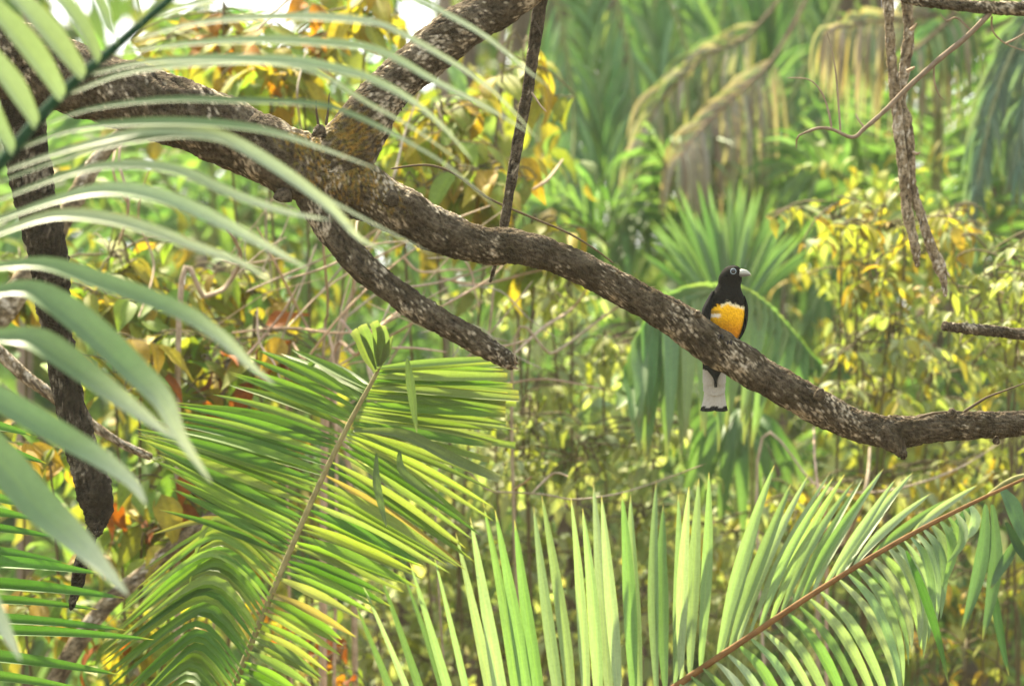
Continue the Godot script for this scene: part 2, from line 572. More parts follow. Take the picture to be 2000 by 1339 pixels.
func setting() -> void:
	# ground
	var n := 60
	var p := PackedVector3Array()
	for r in n:
		for c in n:
			var x := (c - n / 2.0) * 2.4
			var z := 14.0 - r * 2.4
			p.append(Vector3(x, 0.05 * noise.get_noise_2d(x * 0.4, z * 0.4) - 0.03, z))
	var g := MeshInstance3D.new()
	g.name = "ground"
	g.mesh = sheet(p, n, n, false)
	g.material_override = M.soil
	g.set_meta("kind", "structure")
	g.set_meta("label", "leaf littered forest floor under the shrubs")
	g.set_meta("category", "ground")
	add_child(g)
	# the wood behind: masses of leaves that read as one
	var dark := [Color(0.035, 0.075, 0.03), Color(0.05, 0.10, 0.04), Color(0.06, 0.11, 0.05)]
	var kit := leaf_variant(0.34, 0.3, 0.6, 0.05, Color(1, 1, 1), Color(0.85, 0.9, 0.7), 6)
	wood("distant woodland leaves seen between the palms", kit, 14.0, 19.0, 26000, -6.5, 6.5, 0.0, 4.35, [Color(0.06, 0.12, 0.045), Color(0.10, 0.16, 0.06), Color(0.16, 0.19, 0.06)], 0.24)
	var wide_leaf := leaf_variant(0.5, 0.3, 0.9, 0.06, Color(1, 1, 1), Color(0.95, 0.8, 0.6), 6)
	var slim_leaf := leaf_variant(0.38, 0.3, 0.9, 0.04, Color(1, 1, 1), Color(0.95, 0.85, 0.6), 6)
	var yel := [Color(0.317, 0.315, 0.059), Color(0.249, 0.284, 0.070), Color(0.181, 0.265, 0.081), Color(0.302, 0.244, 0.048), Color(0.196, 0.305, 0.104)]
	var pale := [Color(0.527, 0.578, 0.280), Color(0.452, 0.534, 0.280), Color(0.377, 0.460, 0.222), Color(0.276, 0.385, 0.189)]
	var mixed := [Color(0.386, 0.418, 0.090), Color(0.331, 0.384, 0.106), Color(0.221, 0.305, 0.090), Color(0.405, 0.339, 0.058)]
	var round_leaf := leaf_variant(0.62, 0.35, 1.2, 0.08, Color(1, 1, 1), Color(0.95, 0.88, 0.6), 6)
	var lance_leaf := leaf_variant(0.24, 0.4, 0.7, 0.03, Color(1, 1, 1), Color(0.95, 0.9, 0.7), 6)
	mass("blurred yellow leaves deep behind the grey frond", [wide_leaf, slim_leaf, round_leaf], [[250, 560, 9.7, 260, 220, 260], [380, 850, 9.6, 280, 220, 260], [560, 120, 9.8, 300, 150, 260], [880, 330, 9.7, 220, 220, 300], [300, 1180, 9.6, 330, 220, 260], [500, 560, 9.8, 260, 220, 160]], yel, 0.095)
	mass("blurred pale yellow green leaves low behind the upright leaflets", [slim_leaf, lance_leaf, wide_leaf], [[1000, 900, 9.5, 260, 150, 900], [900, 1180, 9.5, 300, 200, 1200], [1250, 1130, 9.5, 320, 220, 1400], [1600, 1080, 9.5, 280, 150, 900], [1120, 690, 9.5, 200, 140, 500], [700, 1300, 9.6, 200, 90, 400], [1200, 880, 9.4, 200, 100, 600]], pale, 0.062)
	mass("blurred golden leaves behind the right end of the bough", [slim_leaf, lance_leaf, round_leaf], [[1730, 480, 9.8, 190, 150, 500], [1720, 740, 9.8, 190, 170, 650], [1960, 620, 9.6, 120, 160, 400], [1780, 950, 9.8, 240, 90, 450], [1900, 1180, 9.8, 120, 150, 200]], mixed, 0.058)

func mass(label: String, leaves: Array, lumps: Array, tints: Array, size: float) -> void:
	var ts := []
	var cs := []
	for l in leaves:
		ts.append([])
		cs.append([])
	for l in lumps:
		var mid := at(l[0], l[1], l[2])
		for i in int(l[5] * 1.35):
			var v := Vector3(rng.randfn(0, 0.5), rng.randfn(0, 0.5), rng.randfn(0, 0.5)).limit_length(1.3)
			var p := mid + Vector3(v.x * l[3] * K * l[2], v.y * l[4] * K * l[2], v.z * 0.35)
			if noise2.get_noise_3dv(p * 2.6) < -0.02:
				continue
			# leaves gather in sprays that share a tint and a leaf shape
			p += Vector3(noise.get_noise_3dv(p * 5.0), noise.get_noise_3dv(p * 5.0 + Vector3(7, 0, 0)), 0) * 0.12
			var kind := int(absf(noise.get_noise_3dv(p * 2.2 + Vector3(3, 9, 1))) * 7.0 + rr(0, 1.0)) % leaves.size()
			var tone := int(absf(noise2.get_noise_3dv(p * 3.0 + Vector3(1, 4, 8))) * 9.0 + rr(0, 1.6)) % tints.size()
			var lean := noise.get_noise_3dv(p * 3.5 + Vector3(2, 2, 6)) * 2.0
			var dir := Vector3(lean + rr(-0.7, 0.7), rr(-1.2, 0.2), rr(-1, 1)).normalized()
			var up := (Vector3.UP + Vector3(rr(-.8, .8), 0, rr(-.3, 0.9))).normalized()
			var x := dir.cross(up).normalized()
			var k := size * rr(0.45, 1.4)
			ts[kind].append(Transform3D(Basis(x * k, dir * k, x.cross(dir) * k), p))
			cs[kind].append(jitter(tints[tone], 0.28))
	for k in leaves.size():
		copies_of("undergrowth_foliage", label + ["", ", narrow ones", ", rounder ones"][k], leaves[k], ts[k], cs[k])

func copies_of(called: String, label: String, leaf: Mesh, ts: Array, cs: Array) -> void:
	var mm := MultiMesh.new()
	mm.transform_format = MultiMesh.TRANSFORM_3D
	mm.use_colors = true
	mm.mesh = leaf
	mm.instance_count = ts.size()
	for i in ts.size():
		mm.set_instance_transform(i, ts[i])
		mm.set_instance_color(i, cs[i])
	var o := MultiMeshInstance3D.new()
	o.name = numbered(called)
	o.multimesh = mm
	o.material_override = M.leaf
	o.set_meta("kind", "stuff")
	o.set_meta("label", label)
	o.set_meta("category", "foliage")
	add_child(o)

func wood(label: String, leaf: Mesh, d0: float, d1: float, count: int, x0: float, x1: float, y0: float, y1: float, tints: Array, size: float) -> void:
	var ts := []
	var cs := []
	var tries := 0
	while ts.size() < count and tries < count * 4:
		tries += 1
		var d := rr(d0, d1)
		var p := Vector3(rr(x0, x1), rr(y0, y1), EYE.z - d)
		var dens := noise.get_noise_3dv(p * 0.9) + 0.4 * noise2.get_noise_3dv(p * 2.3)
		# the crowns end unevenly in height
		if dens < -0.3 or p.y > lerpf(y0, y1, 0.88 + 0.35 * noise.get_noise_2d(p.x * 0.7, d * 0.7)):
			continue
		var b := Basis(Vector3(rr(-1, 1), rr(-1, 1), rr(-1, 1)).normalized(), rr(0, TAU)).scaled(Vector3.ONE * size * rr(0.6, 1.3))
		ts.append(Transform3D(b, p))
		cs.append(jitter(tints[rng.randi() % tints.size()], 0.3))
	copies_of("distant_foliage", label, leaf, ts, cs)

func tree() -> void:
	var foot := at(-900, 669, 7.3)
	foot.y = 0.0
	var o := thing("perch_tree", "lichen spotted tree with a long bare bough sloping across the picture", "tree", foot)
	var s := K * 7.2
	var trunk := PackedVector3Array([foot + Vector3(0, -0.1, 0), foot + Vector3(0.05, 1.2, 0), at(-860, -200, 7.35), at(-600, -330, 7.3), at(-420, -420, 7.3)])
	part("trunk", bark_limb(trunk, [0.17, 0.14, 0.12, 0.10, 0.07], 40, 0.03, []), M.bark, o)
	var moss := [[at(690, 300, 7.13), 0.13], [at(620, 260, 7.13), 0.09], [at(765, 390, 7.13), 0.05]]
	var px := [-760, -260, -480, -130, -240, -20, -110, 52, 0, 108, 100, 140, 200, 172, 300, 204, 400, 240, 500, 286, 600, 330, 680, 362, 760, 400, 850, 447, 930, 475, 1010, 482, 1100, 508, 1200, 557, 1300, 612, 1400, 678, 1500, 739, 1600, 796, 1680, 832, 1760, 843, 1850, 833, 1950, 829, 2080, 822, 2300, 835, 2500, 800, 2680, 770, 2840, 700]
	var rad := []
	for v in [90, 84, 80, 78, 76, 72, 68, 66, 64, 65, 66, 58, 49, 42, 37, 34, 30, 31, 33, 37, 34, 34, 29, 30, 27, 25, 24, 20, 14, 8, 2]:
		rad.append(v * s)
	part("bough", bark_limb(trace(px, 7.2, 7.2), rad, 72, 0.0065, moss), M.bark, o)
	var up := [640, 352, 676, 290, 730, 210, 766, 168, 820, 120, 871, 75, 930, 38, 985, 8, 1060, -45, 1180, -140, 1300, -260]
	rad = []
	for v in [40, 58, 47, 43, 44, 45, 43, 41, 38, 32, 24]:
		rad.append(v * s)
	part("limb", bark_limb(trace(up, 7.18, 7.35), rad, 60, 0.007, [[at(690, 262, 7.13), 0.09], [at(960, 50, 7.2), 0.035]]), M.bark, o)
	var dead := [40, 120, 45, 230, 60, 350, 82, 440, 100, 540, 108, 640, 128, 750, 152, 850, 172, 920, 188, 980, 188, 1020, 186, 1048]
	rad = []
	for v in [44, 42, 40, 39, 35, 27, 27, 29, 32, 31, 20, 4]:
		rad.append(v * s)
	var dl := part("dead_limb", bark_limb(trace(dead, 7.25, 7.1), rad, 48, 0.007, [[at(110, 440, 7.05), 0.06], [at(120, 520, 7.05), 0.05]], 1.6, 0.5), M.bark, o)
	dl.set_meta("label", "dark rotting limb hanging down behind the grey frond")
	var strip := [182, 1020, 172, 1060, 158, 1100, 150, 1140, 143, 1170, 137, 1192]
	part("bark_strip", bark_limb(trace(strip, 7.12, 7.1), [9 * s, 13 * s, 14 * s, 11 * s, 8 * s, 2 * s], 16, 0.006, [], 0.8, 0.35), M.bark, dl)
	var stub := [600, 372, 630, 425, 668, 476, 712, 524, 766, 566, 820, 606, 868, 632, 930, 667, 980, 697, 1004, 712]
	rad = []
	for v in [30, 28, 27, 27, 25, 25, 24, 22, 18, 12]:
		rad.append(v * s)
	var sb := part("broken_branch", bark_limb(trace(stub, 7.2, 7.05), rad, 44, 0.006, []), M.bark, o)
	sb.set_meta("label", "short broken branch end pointing down from the bough")
	for k in 5:
		part("splinter", tube(trace([990, 700 + k * 4 - 8, 1004 + rr(-2, 3), 708 + k * 5 - 12, 1010 + rr(-4, 8), 714 + k * 5 - 14], 7.06, 7.05 + rr(-0.01, 0.01)), [0.005, 0.004, 0.0008], 8, 5, 0.2, Color(0.22, 0.17, 0.11)), M.stalk, sb)
	# knobs and the downward spur at the bend
	part("spur", bark_limb(trace([1715, 840, 1745, 862, 1762, 884, 1766, 893], 7.19, 7.17), [24 * s, 22 * s, 11 * s, 5 * s], 26, 0.005, []), M.bark, o)
	for k in [[1600, 768, 10, 12], [1858, 806, 10, 9], [1945, 858, 6, 8], [552, 378, 16, 13], [1362, 612, 7, 7], [622, 254, 12, 13], [762, 384, 14, 16]]:
		part("knob", bark_limb(trace([k[0], k[1] + k[3], k[0] + 2, k[1], k[0] + 3, k[1] - k[3] * 0.8], 7.16, 7.15), [k[2] * 1.2 * s, k[2] * s, k[2] * 0.4 * s], 14, 0.004, [], 0.6), M.bark, o)
	for k in [[1880, 806, 1905, 790, 1930, 775, 1965, 762, 2010, 745], [622, 245, 618, 220, 617, 195], [636, 245, 640, 220, 643, 180], [1795, 815, 1830, 806, 1880, 803]]:
		part("shoot", tube(trace(k, 7.17, 7.15), [0.003, 0.0022, 0.001], 14, 6, 0.1, Color(0.10, 0.075, 0.05)), M.stalk, o)

# ------------------------------------------------------------------ palms close to the camera
func palm_trunk(o: Node3D, foot: Vector3, crown: Vector3, r: float) -> void:
	part("trunk", tube(PackedVector3Array([foot + Vector3(0, -0.05, 0), foot.lerp(crown, 0.5) + Vector3(0.03, 0, 0.02), crown + Vector3(0, 0.05, 0)]), [r * 1.25, r, r * 0.9, r * 0.7], 60, 14, 0.12, Color(0.12, 0.095, 0.07)), M.stalk, o)

func near_palm() -> void:
	var crown := at(-900, 1000, 5.30)
	var foot := Vector3(crown.x - 0.1, 0, crown.z)
	var o := thing("near_palm", "palm whose large blurred grey green frond fills the upper left", "palm", foot)
	palm_trunk(o, foot, crown, 0.06)
	var rach := PackedVector3Array([crown, at(-560, 840, 5.45), at(-300, 610, 5.55), at(-120, 440, 5.60), at(0, 318, 5.60), at(110, 192, 5.60), at(220, 95, 5.60), at(330, -2, 5.60), at(450, -110, 5.65), at(620, -230, 5.80)])
	var fr := part("frond", tube(rach, [0.016, 0.014, 0.0105, 0.009, 0.0082, 0.0075, 0.0065, 0.005, 0.003], 60, 10, 0.03, Color(0.018, 0.055, 0.030)), M.stalk, o)
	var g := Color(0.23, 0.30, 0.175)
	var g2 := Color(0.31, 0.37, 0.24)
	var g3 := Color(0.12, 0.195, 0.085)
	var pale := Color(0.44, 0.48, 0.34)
	# traced leaflets: [width px, tint, depth at tip, tilt at foot, tilt at tip, points]
	var right := [
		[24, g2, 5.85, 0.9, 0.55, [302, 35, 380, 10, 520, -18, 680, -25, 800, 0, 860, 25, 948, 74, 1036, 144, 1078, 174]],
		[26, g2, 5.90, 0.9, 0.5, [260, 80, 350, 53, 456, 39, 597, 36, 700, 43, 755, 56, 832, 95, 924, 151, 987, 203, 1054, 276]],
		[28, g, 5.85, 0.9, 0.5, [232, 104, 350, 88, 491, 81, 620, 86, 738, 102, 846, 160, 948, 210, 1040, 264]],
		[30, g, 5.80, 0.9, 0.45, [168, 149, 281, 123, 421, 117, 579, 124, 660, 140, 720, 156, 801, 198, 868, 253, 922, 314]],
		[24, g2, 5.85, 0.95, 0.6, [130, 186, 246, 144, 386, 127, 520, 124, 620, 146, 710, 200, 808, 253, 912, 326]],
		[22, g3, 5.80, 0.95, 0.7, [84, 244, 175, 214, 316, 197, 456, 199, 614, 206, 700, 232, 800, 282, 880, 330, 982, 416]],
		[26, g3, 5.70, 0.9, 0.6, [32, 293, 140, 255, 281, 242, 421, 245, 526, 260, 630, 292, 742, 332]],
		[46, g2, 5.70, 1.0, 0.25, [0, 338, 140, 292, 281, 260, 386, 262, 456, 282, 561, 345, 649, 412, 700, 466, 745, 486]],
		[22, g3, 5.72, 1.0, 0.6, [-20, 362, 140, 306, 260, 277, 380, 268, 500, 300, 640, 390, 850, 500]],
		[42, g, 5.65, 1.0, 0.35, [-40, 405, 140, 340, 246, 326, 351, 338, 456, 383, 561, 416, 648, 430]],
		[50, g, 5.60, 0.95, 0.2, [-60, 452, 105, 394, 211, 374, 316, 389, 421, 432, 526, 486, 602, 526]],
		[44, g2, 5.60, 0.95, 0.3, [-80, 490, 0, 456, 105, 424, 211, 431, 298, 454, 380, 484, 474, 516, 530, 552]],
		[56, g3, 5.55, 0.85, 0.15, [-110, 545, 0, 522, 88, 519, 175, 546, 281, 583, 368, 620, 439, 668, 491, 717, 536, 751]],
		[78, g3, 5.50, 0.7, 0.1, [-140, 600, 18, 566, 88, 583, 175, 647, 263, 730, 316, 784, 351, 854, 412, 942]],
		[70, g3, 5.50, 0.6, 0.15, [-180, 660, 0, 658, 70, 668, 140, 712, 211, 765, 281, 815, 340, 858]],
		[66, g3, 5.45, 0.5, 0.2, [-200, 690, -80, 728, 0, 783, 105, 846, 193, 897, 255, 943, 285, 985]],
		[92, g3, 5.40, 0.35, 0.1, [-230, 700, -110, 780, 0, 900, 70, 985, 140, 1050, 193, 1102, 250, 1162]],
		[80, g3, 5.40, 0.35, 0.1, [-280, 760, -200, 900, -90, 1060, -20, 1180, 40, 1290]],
	]
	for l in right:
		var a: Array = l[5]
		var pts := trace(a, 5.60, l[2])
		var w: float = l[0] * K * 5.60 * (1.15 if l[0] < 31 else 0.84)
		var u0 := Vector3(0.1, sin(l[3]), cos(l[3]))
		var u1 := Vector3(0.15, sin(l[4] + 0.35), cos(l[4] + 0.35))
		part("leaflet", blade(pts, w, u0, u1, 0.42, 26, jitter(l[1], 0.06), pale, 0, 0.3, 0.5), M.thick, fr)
	var left := [
		[30, [273, 45, 262, 5, 250, -40, 230, -110]], [42, [228, 86, 210, 45, 178, -20, 130, -110]], [48, [192, 118, 163, 62, 115, -5, 40, -90]],
		[54, [163, 150, 108, 80, 35, 0, -60, -90]], [54, [122, 192, 72, 115, -10, 20, -110, -80]], [52, [70, 246, 35, 185, -30, 100, -140, -20]], [50, [25, 296, -10, 240, -60, 160, -180, 40]],
		[50, [-30, 350, -60, 290, -110, 210, -230, 90]], [50, [-90, 410, -130, 340, -190, 260, -300, 150]]]
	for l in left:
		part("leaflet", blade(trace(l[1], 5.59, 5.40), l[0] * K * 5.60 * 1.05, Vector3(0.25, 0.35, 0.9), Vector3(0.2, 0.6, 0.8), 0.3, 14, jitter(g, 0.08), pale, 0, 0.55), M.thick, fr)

func low_palm() -> void:
	var crown := at(420, 1900, 7.7)
	var foot := Vector3(crown.x, 0, crown.z)
	var o := thing("low_palm", "palm with two long clipped fronds rising at the bottom of the picture", "palm", foot)
	palm_trunk(o, foot, crown, 0.07)
	# upright frond
	var r1 := PackedVector3Array([crown, at(405, 1620, 7.62), at(425, 1430, 7.58), at(460, 1335, 7.55), at(505, 1220, 7.52), at(562, 1085, 7.5), at(622, 948, 7.48), at(682, 826, 7.46), at(732, 735, 7.45), at(746, 700, 7.45)])
	var f1 := part("frond", tube(r1, [0.011, 0.009, 0.0075, 0.0065, 0.006, 0.0055, 0.005, 0.004, 0.003], 60, 9, 0.05, Color(0.27, 0.25, 0.12)), M.stalk, o)
	f1.set_meta("label", "upright bright green frond with a pale stalk")
	var green := [Color(0.16, 0.27, 0.04), Color(0.11, 0.21, 0.03), Color(0.24, 0.32, 0.07), Color(0.07, 0.155, 0.02)]
	var lime := [Color(0.21, 0.28, 0.07), Color(0.17, 0.25, 0.05), Color(0.25, 0.30, 0.10)]
	var yel := Color(0.29, 0.29, 0.07)
	var left := [
		[722, 752, 690, 725, 640, 700, 590, 690], [700, 785, 640, 738, 570, 702, 503, 687], [682, 826, 600, 772, 520, 745, 455, 742], [655, 880, 560, 828, 450, 795, 332, 802], [625, 945, 520, 893, 390, 850, 270, 842],
		[592, 1018, 500, 975, 390, 915, 275, 862], [568, 1070, 500, 1030, 420, 985, 330, 940], [540, 1130, 465, 1060, 400, 1052, 250, 1175], [508, 1208, 440, 1120, 360, 1130, 190, 1258], [482, 1280, 405, 1195, 330, 1225, 185, 1335], [455, 1350, 390, 1270, 330, 1305, 230, 1410], [432, 1420, 370, 1350, 310, 1380, 210, 1480]]
	keyed_leaflets(f1, left, 68, 7.5, 0.12, 0.0185, green, yel, 6.0, Vector3(-0.2, 0.4, 0.85), 0.4, false, -1.0, 0.75, 6.3)
	var right := [
		[740, 718, 800, 706, 870, 702, 950, 706], [735, 738, 820, 732, 920, 735, 1003, 738], [722, 760, 810, 765, 920, 778, 1007, 787], [705, 790, 800, 800, 900, 805, 1005, 816], [690, 826, 790, 843, 890, 858, 985, 880],
		[672, 860, 760, 890, 860, 950, 950, 1035], [640, 920, 730, 955, 830, 1025, 915, 1100], [602, 1000, 690, 1030, 780, 1072, 850, 1112], [570, 1070, 650, 1090, 720, 1118, 790, 1155], [540, 1138, 600, 1155, 660, 1186, 706, 1226], [505, 1220, 560, 1235, 610, 1260, 650, 1300], [470, 1310, 520, 1320, 560, 1340, 600, 1385], [440, 1400, 490, 1405, 530, 1425, 570, 1460]]
	keyed_leaflets(f1, right, 70, 7.5, 0.05, 0.0185, green + lime, yel, 5.0, Vector3(0.15, 0.4, 0.85), 0.4, false, 4.2, 0.75)
	for l in [[[690, 840, 790, 850, 880, 895, 975, 936], 24], [[733, 726, 718, 698, 704, 668, 688, 646], 24], [[736, 720, 728, 690, 716, 660, 706, 634], 25], [[740, 715, 742, 690, 738, 652, 728, 628], 24], [[741, 714, 748, 690, 748, 660, 742, 636], 25], [[742, 712, 754, 692, 762, 672, 768, 655], 18], [[795, 700, 800, 740, 808, 800, 814, 845], 17], [[735, 885, 735, 940, 745, 990, 755, 1030], 16], [[780, 880, 785, 920, 830, 960, 868, 985], 18]]:
		part("leaflet", blade(trace(l[0], 7.44, 7.4), l[1] * K * 7.5, Vector3(0.1, 0.5, 0.8), Vector3(-0.1, 0.5, 0.8), 0.4, 12, jitter(Color(0.13, 0.18, 0.06), 0.15), Color(0.26, 0.28, 0.13), 3 if l[1] >= 24 else 0, 0.4), M.palm, f1)
	# long frond reaching to the right
	var r2 := PackedVector3Array([crown, at(560, 1840, 7.7), at(760, 1730, 7.68), at(960, 1600, 7.65), at(1180, 1440, 7.6), at(1320, 1340, 7.55), at(1450, 1252, 7.5), at(1600, 1152, 7.47), at(1750, 1060, 7.45), at(1880, 992, 7.45), at(1990, 940, 7.5), at(2070, 905, 7.55)])
	var f2 := part("frond", tube(r2, [0.014, 0.012, 0.010, 0.0085, 0.0075, 0.0068, 0.0062, 0.0056, 0.005, 0.004, 0.003, 0.002], 80, 9, 0.05, Color(0.19, 0.105, 0.042)), M.stalk, o)
	f2.set_meta("label", "long arching frond with a brown stalk and pale upright leaflets")
	var mint := [Color(0.26, 0.36, 0.18), Color(0.23, 0.34, 0.15), Color(0.31, 0.40, 0.23), Color(0.18, 0.30, 0.10)]
	var tan_ := Color(0.42, 0.33, 0.14)
	for b in [[870, 1655, 692, 1174], [895, 1640, 702, 1128], [905, 1632, 739, 1112], [930, 1618, 783, 1108], [945, 1606, 800, 1097], [965, 1596, 846, 1080], [995, 1575, 890, 1040], [1012, 1562, 918, 1010], [1030, 1550, 944, 980], [1050, 1535, 967, 996], [1078, 1512, 1005, 1015], [1110, 1490, 1042, 988], [1125, 1480, 1058, 967], [1150, 1462, 1115, 970], [1172, 1446, 1138, 992], [1196, 1430, 1159, 943], [1212, 1418, 1175, 968], [1240, 1397, 1215, 962], [1252, 1390, 1232, 966], [1284, 1366, 1282, 940], [1300, 1352, 1296, 985], [1318, 1343, 1325, 965], [1330, 1334, 1346, 950], [1348, 1322, 1365, 934], [1368, 1308, 1385, 922], [1402, 1284, 1513, 908], [1412, 1278, 1490, 985], [1426, 1268, 1545, 945], [1440, 1258, 1580, 926], [1462, 1243, 1622, 922], [1484, 1230, 1628, 932], [1505, 1215, 1650, 926], [1525, 1202, 1668, 940], [1545, 1188, 1686, 934], [1566, 1174, 1705, 945], [1588, 1160, 1726, 915], [1632, 1130, 1784, 922], [1648, 1120, 1760, 955], [1610, 1145, 1750, 935], [1668, 1106, 1818, 964], [1700, 1088, 1850, 975], [1780, 1043, 1910, 947]]:
		var dx: float = b[2] - b[0]
		var dy: float = b[3] - b[1]
		var bow := rr(-6, 6)
		var pts := trace([b[0], b[1], b[0] + dx * 0.3 - bow, b[1] + dy * 0.36, b[0] + dx * 0.65 - bow, b[1] + dy * 0.7, b[2], b[3]], 7.55, 7.62 + rr(-0.08, 0.12))
		part("leaflet", blade(pts, rr(20, 28) * K * 7.55 * (0.72 if b[0] > 1440 or b[0] < 970 else 1.0), Vector3(rr(-0.5, 0.3), 0.25, 0.9), Vector3(rr(-0.5, 0.4), 0.3, 0.9), 0.5, 14, jitter(mint[rng.randi() % 4], 0.1), tan_, 0, 0.4, 0.93), M.palm, f2)
	var low := [
		[1255, 1388, 1290, 1430, 1330, 1500, 1360, 1560], [1330, 1335, 1365, 1375, 1400, 1440, 1430, 1520], [1400, 1287, 1440, 1330, 1480, 1400, 1510, 1480], [1470, 1240, 1520, 1290, 1565, 1370, 1600, 1460], [1545, 1190, 1600, 1250, 1650, 1340, 1690, 1440], [1610, 1147, 1670, 1210, 1720, 1310, 1750, 1410],
		[1665, 1113, 1715, 1170, 1755, 1270, 1768, 1370], [1715, 1082, 1755, 1130, 1785, 1200, 1795, 1260], [1760, 1055, 1790, 1100, 1812, 1170, 1808, 1290], [1800, 1034, 1828, 1070, 1840, 1130, 1835, 1210], [1850, 1008, 1868, 1040, 1868, 1080, 1850, 1120], [1895, 986, 1905, 1010, 1895, 1040, 1862, 1060]]
	keyed_leaflets(f2, low, 35, 7.52, -0.05, 0.022, mint + [Color(0.30, 0.38, 0.22)], Color(0.2, 0.28, 0.1), 6.0, Vector3(0.35, 0.35, 0.85), 0.45, true)
	part("leaflet", blade(trace([1770, 1075, 1800, 1150, 1830, 1240, 1853, 1336], 7.42, 7.38), 20 * K * 7.4, Vector3(0.3, 0.3, 0.9), Vector3(0.3, 0.3, 0.9), 0.4, 12, Color(0.07, 0.17, 0.02), yel, 0, 0.4), M.palm, f2)

func side_palms() -> void:
	var crown := at(-700, 1560, 7.0)
	var o := thing("edge_palm", "palm sending bright green pointed leaflets in from the lower left edge", "palm", Vector3(crown.x, 0, crown.z))
	palm_trunk(o, o.position, crown, 0.07)
	var rach := PackedVector3Array([crown, at(-480, 1420, 7.0), at(-330, 1260, 7.0), at(-250, 1080, 7.0), at(-210, 900, 7.05), at(-190, 740, 7.1)])
	var fr := part("frond", tube(rach, [0.012, 0.010, 0.008, 0.006, 0.003], 40, 8, 0.05, Color(0.2, 0.22, 0.08)), M.stalk, o)
	var green := [Color(0.075, 0.19, 0.02), Color(0.10, 0.23, 0.03), Color(0.06, 0.16, 0.018)]
	for l in [[-200, 830, 60, 850], [-203, 870, 90, 905], [-208, 900, 75, 935], [-214, 945, 80, 968], [-220, 970, 60, 990], [-228, 1010, 75, 1015], [-235, 1040, 112, 1050], [-243, 1075, 134, 1102], [-252, 1110, 196, 1120], [-265, 1150, 242, 1168], [-275, 1185, 190, 1190], [-292, 1220, 246, 1231], [-312, 1250, 300, 1249], [-330, 1275, 235, 1318], [-360, 1310, 180, 1350], [-400, 1350, 120, 1400]]:
		var dx: float = l[2] - l[0]
		var dy: float = l[3] - l[1]
		part("leaflet", blade(trace([l[0], l[1], l[0] + dx * 0.35, l[1] + dy * 0.35 - 14, l[0] + dx * 0.7, l[1] + dy * 0.7 - 12, l[2], l[3]], 7.0, 7.05 + rr(-0.1, 0.1)), rr(24, 34) * K * 7.0, Vector3(0, 0.75, 0.6), Vector3(0, 0.55, 0.8), 0.55, 14, jitter(green[rng.randi() % 3], 0.12), Color(0.36, 0.30, 0.05), 0, 0.4, 0.93), M.palm, fr)
	# hanging leaflets at the right edge
	crown = at(2500, 1300, 7.9)
	o = thing("drooping_palm", "palm with dark folded leaflets hanging at the right edge", "palm", Vector3(crown.x, 0, crown.z))
	palm_trunk(o, o.position, crown, 0.06)
	rach = PackedVector3Array([crown, at(2320, 1060, 7.85), at(2150, 950, 7.75), at(2000, 930, 7.7), at(1920, 975, 7.65)])
	fr = part("frond", tube(rach, [0.010, 0.008, 0.006, 0.003], 40, 8, 0.05, Color(0.2, 0.2, 0.08)), M.stalk, o)
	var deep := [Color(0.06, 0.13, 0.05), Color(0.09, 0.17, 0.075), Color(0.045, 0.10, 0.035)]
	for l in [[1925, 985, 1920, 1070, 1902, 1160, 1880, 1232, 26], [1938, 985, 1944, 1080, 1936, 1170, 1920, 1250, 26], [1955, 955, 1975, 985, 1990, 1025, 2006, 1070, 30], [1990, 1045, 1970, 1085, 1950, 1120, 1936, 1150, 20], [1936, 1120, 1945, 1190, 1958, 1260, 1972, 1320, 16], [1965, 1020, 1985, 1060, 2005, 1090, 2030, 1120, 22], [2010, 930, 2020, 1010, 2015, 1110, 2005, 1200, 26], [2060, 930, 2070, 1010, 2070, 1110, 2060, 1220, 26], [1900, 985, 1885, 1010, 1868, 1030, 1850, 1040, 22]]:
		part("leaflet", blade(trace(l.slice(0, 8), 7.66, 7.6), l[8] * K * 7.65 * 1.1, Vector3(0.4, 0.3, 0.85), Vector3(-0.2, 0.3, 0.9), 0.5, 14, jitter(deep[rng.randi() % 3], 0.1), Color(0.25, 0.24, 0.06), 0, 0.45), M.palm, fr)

# ------------------------------------------------------------------ palms behind
func fan_leaf(o: Node3D, hub: Vector3, stalk: PackedVector3Array, tips: Array, n: int, wide: float, tints: Array, tip: Color, bulge: Vector3, face: Vector3, arch := PackedVector3Array()) -> void:
	var lf := part("fan_leaf", tube(stalk, [0.008, 0.006, 0.005], 20, 7, 0.03, Color(0.2, 0.25, 0.08)), M.stalk, o)
	for i in n:
		var f := float(i) / (n - 1) * (tips.size() - 1)
		var k := mini(int(f), tips.size() - 2)
		var e: Vector3 = (tips[k] as Vector3).lerp(tips[k + 1], f - k) + Vector3(rr(-0.025, 0.025), rr(-0.055, 0.055), rr(-0.05, 0.05))
		var pts := PackedVector3Array([hub, hub.lerp(e, 0.33) + bulge * 0.8, hub.lerp(e, 0.66) + bulge, e])
		if arch.size():
			var top := spline(arch, (float(i) + 0.5) / n)
			pts = PackedVector3Array([hub, hub.lerp(top, 0.55) + Vector3(0, 0.02, 0.01), top, top.lerp(e, 0.5) + Vector3(0, 0.0, 0.015), e])
		part("segment", blade(pts, wide, face, face, 0.45, 10, jitter(tints[rng.randi() % tints.size()], 0.14), tip, 1), M.palm, lf)

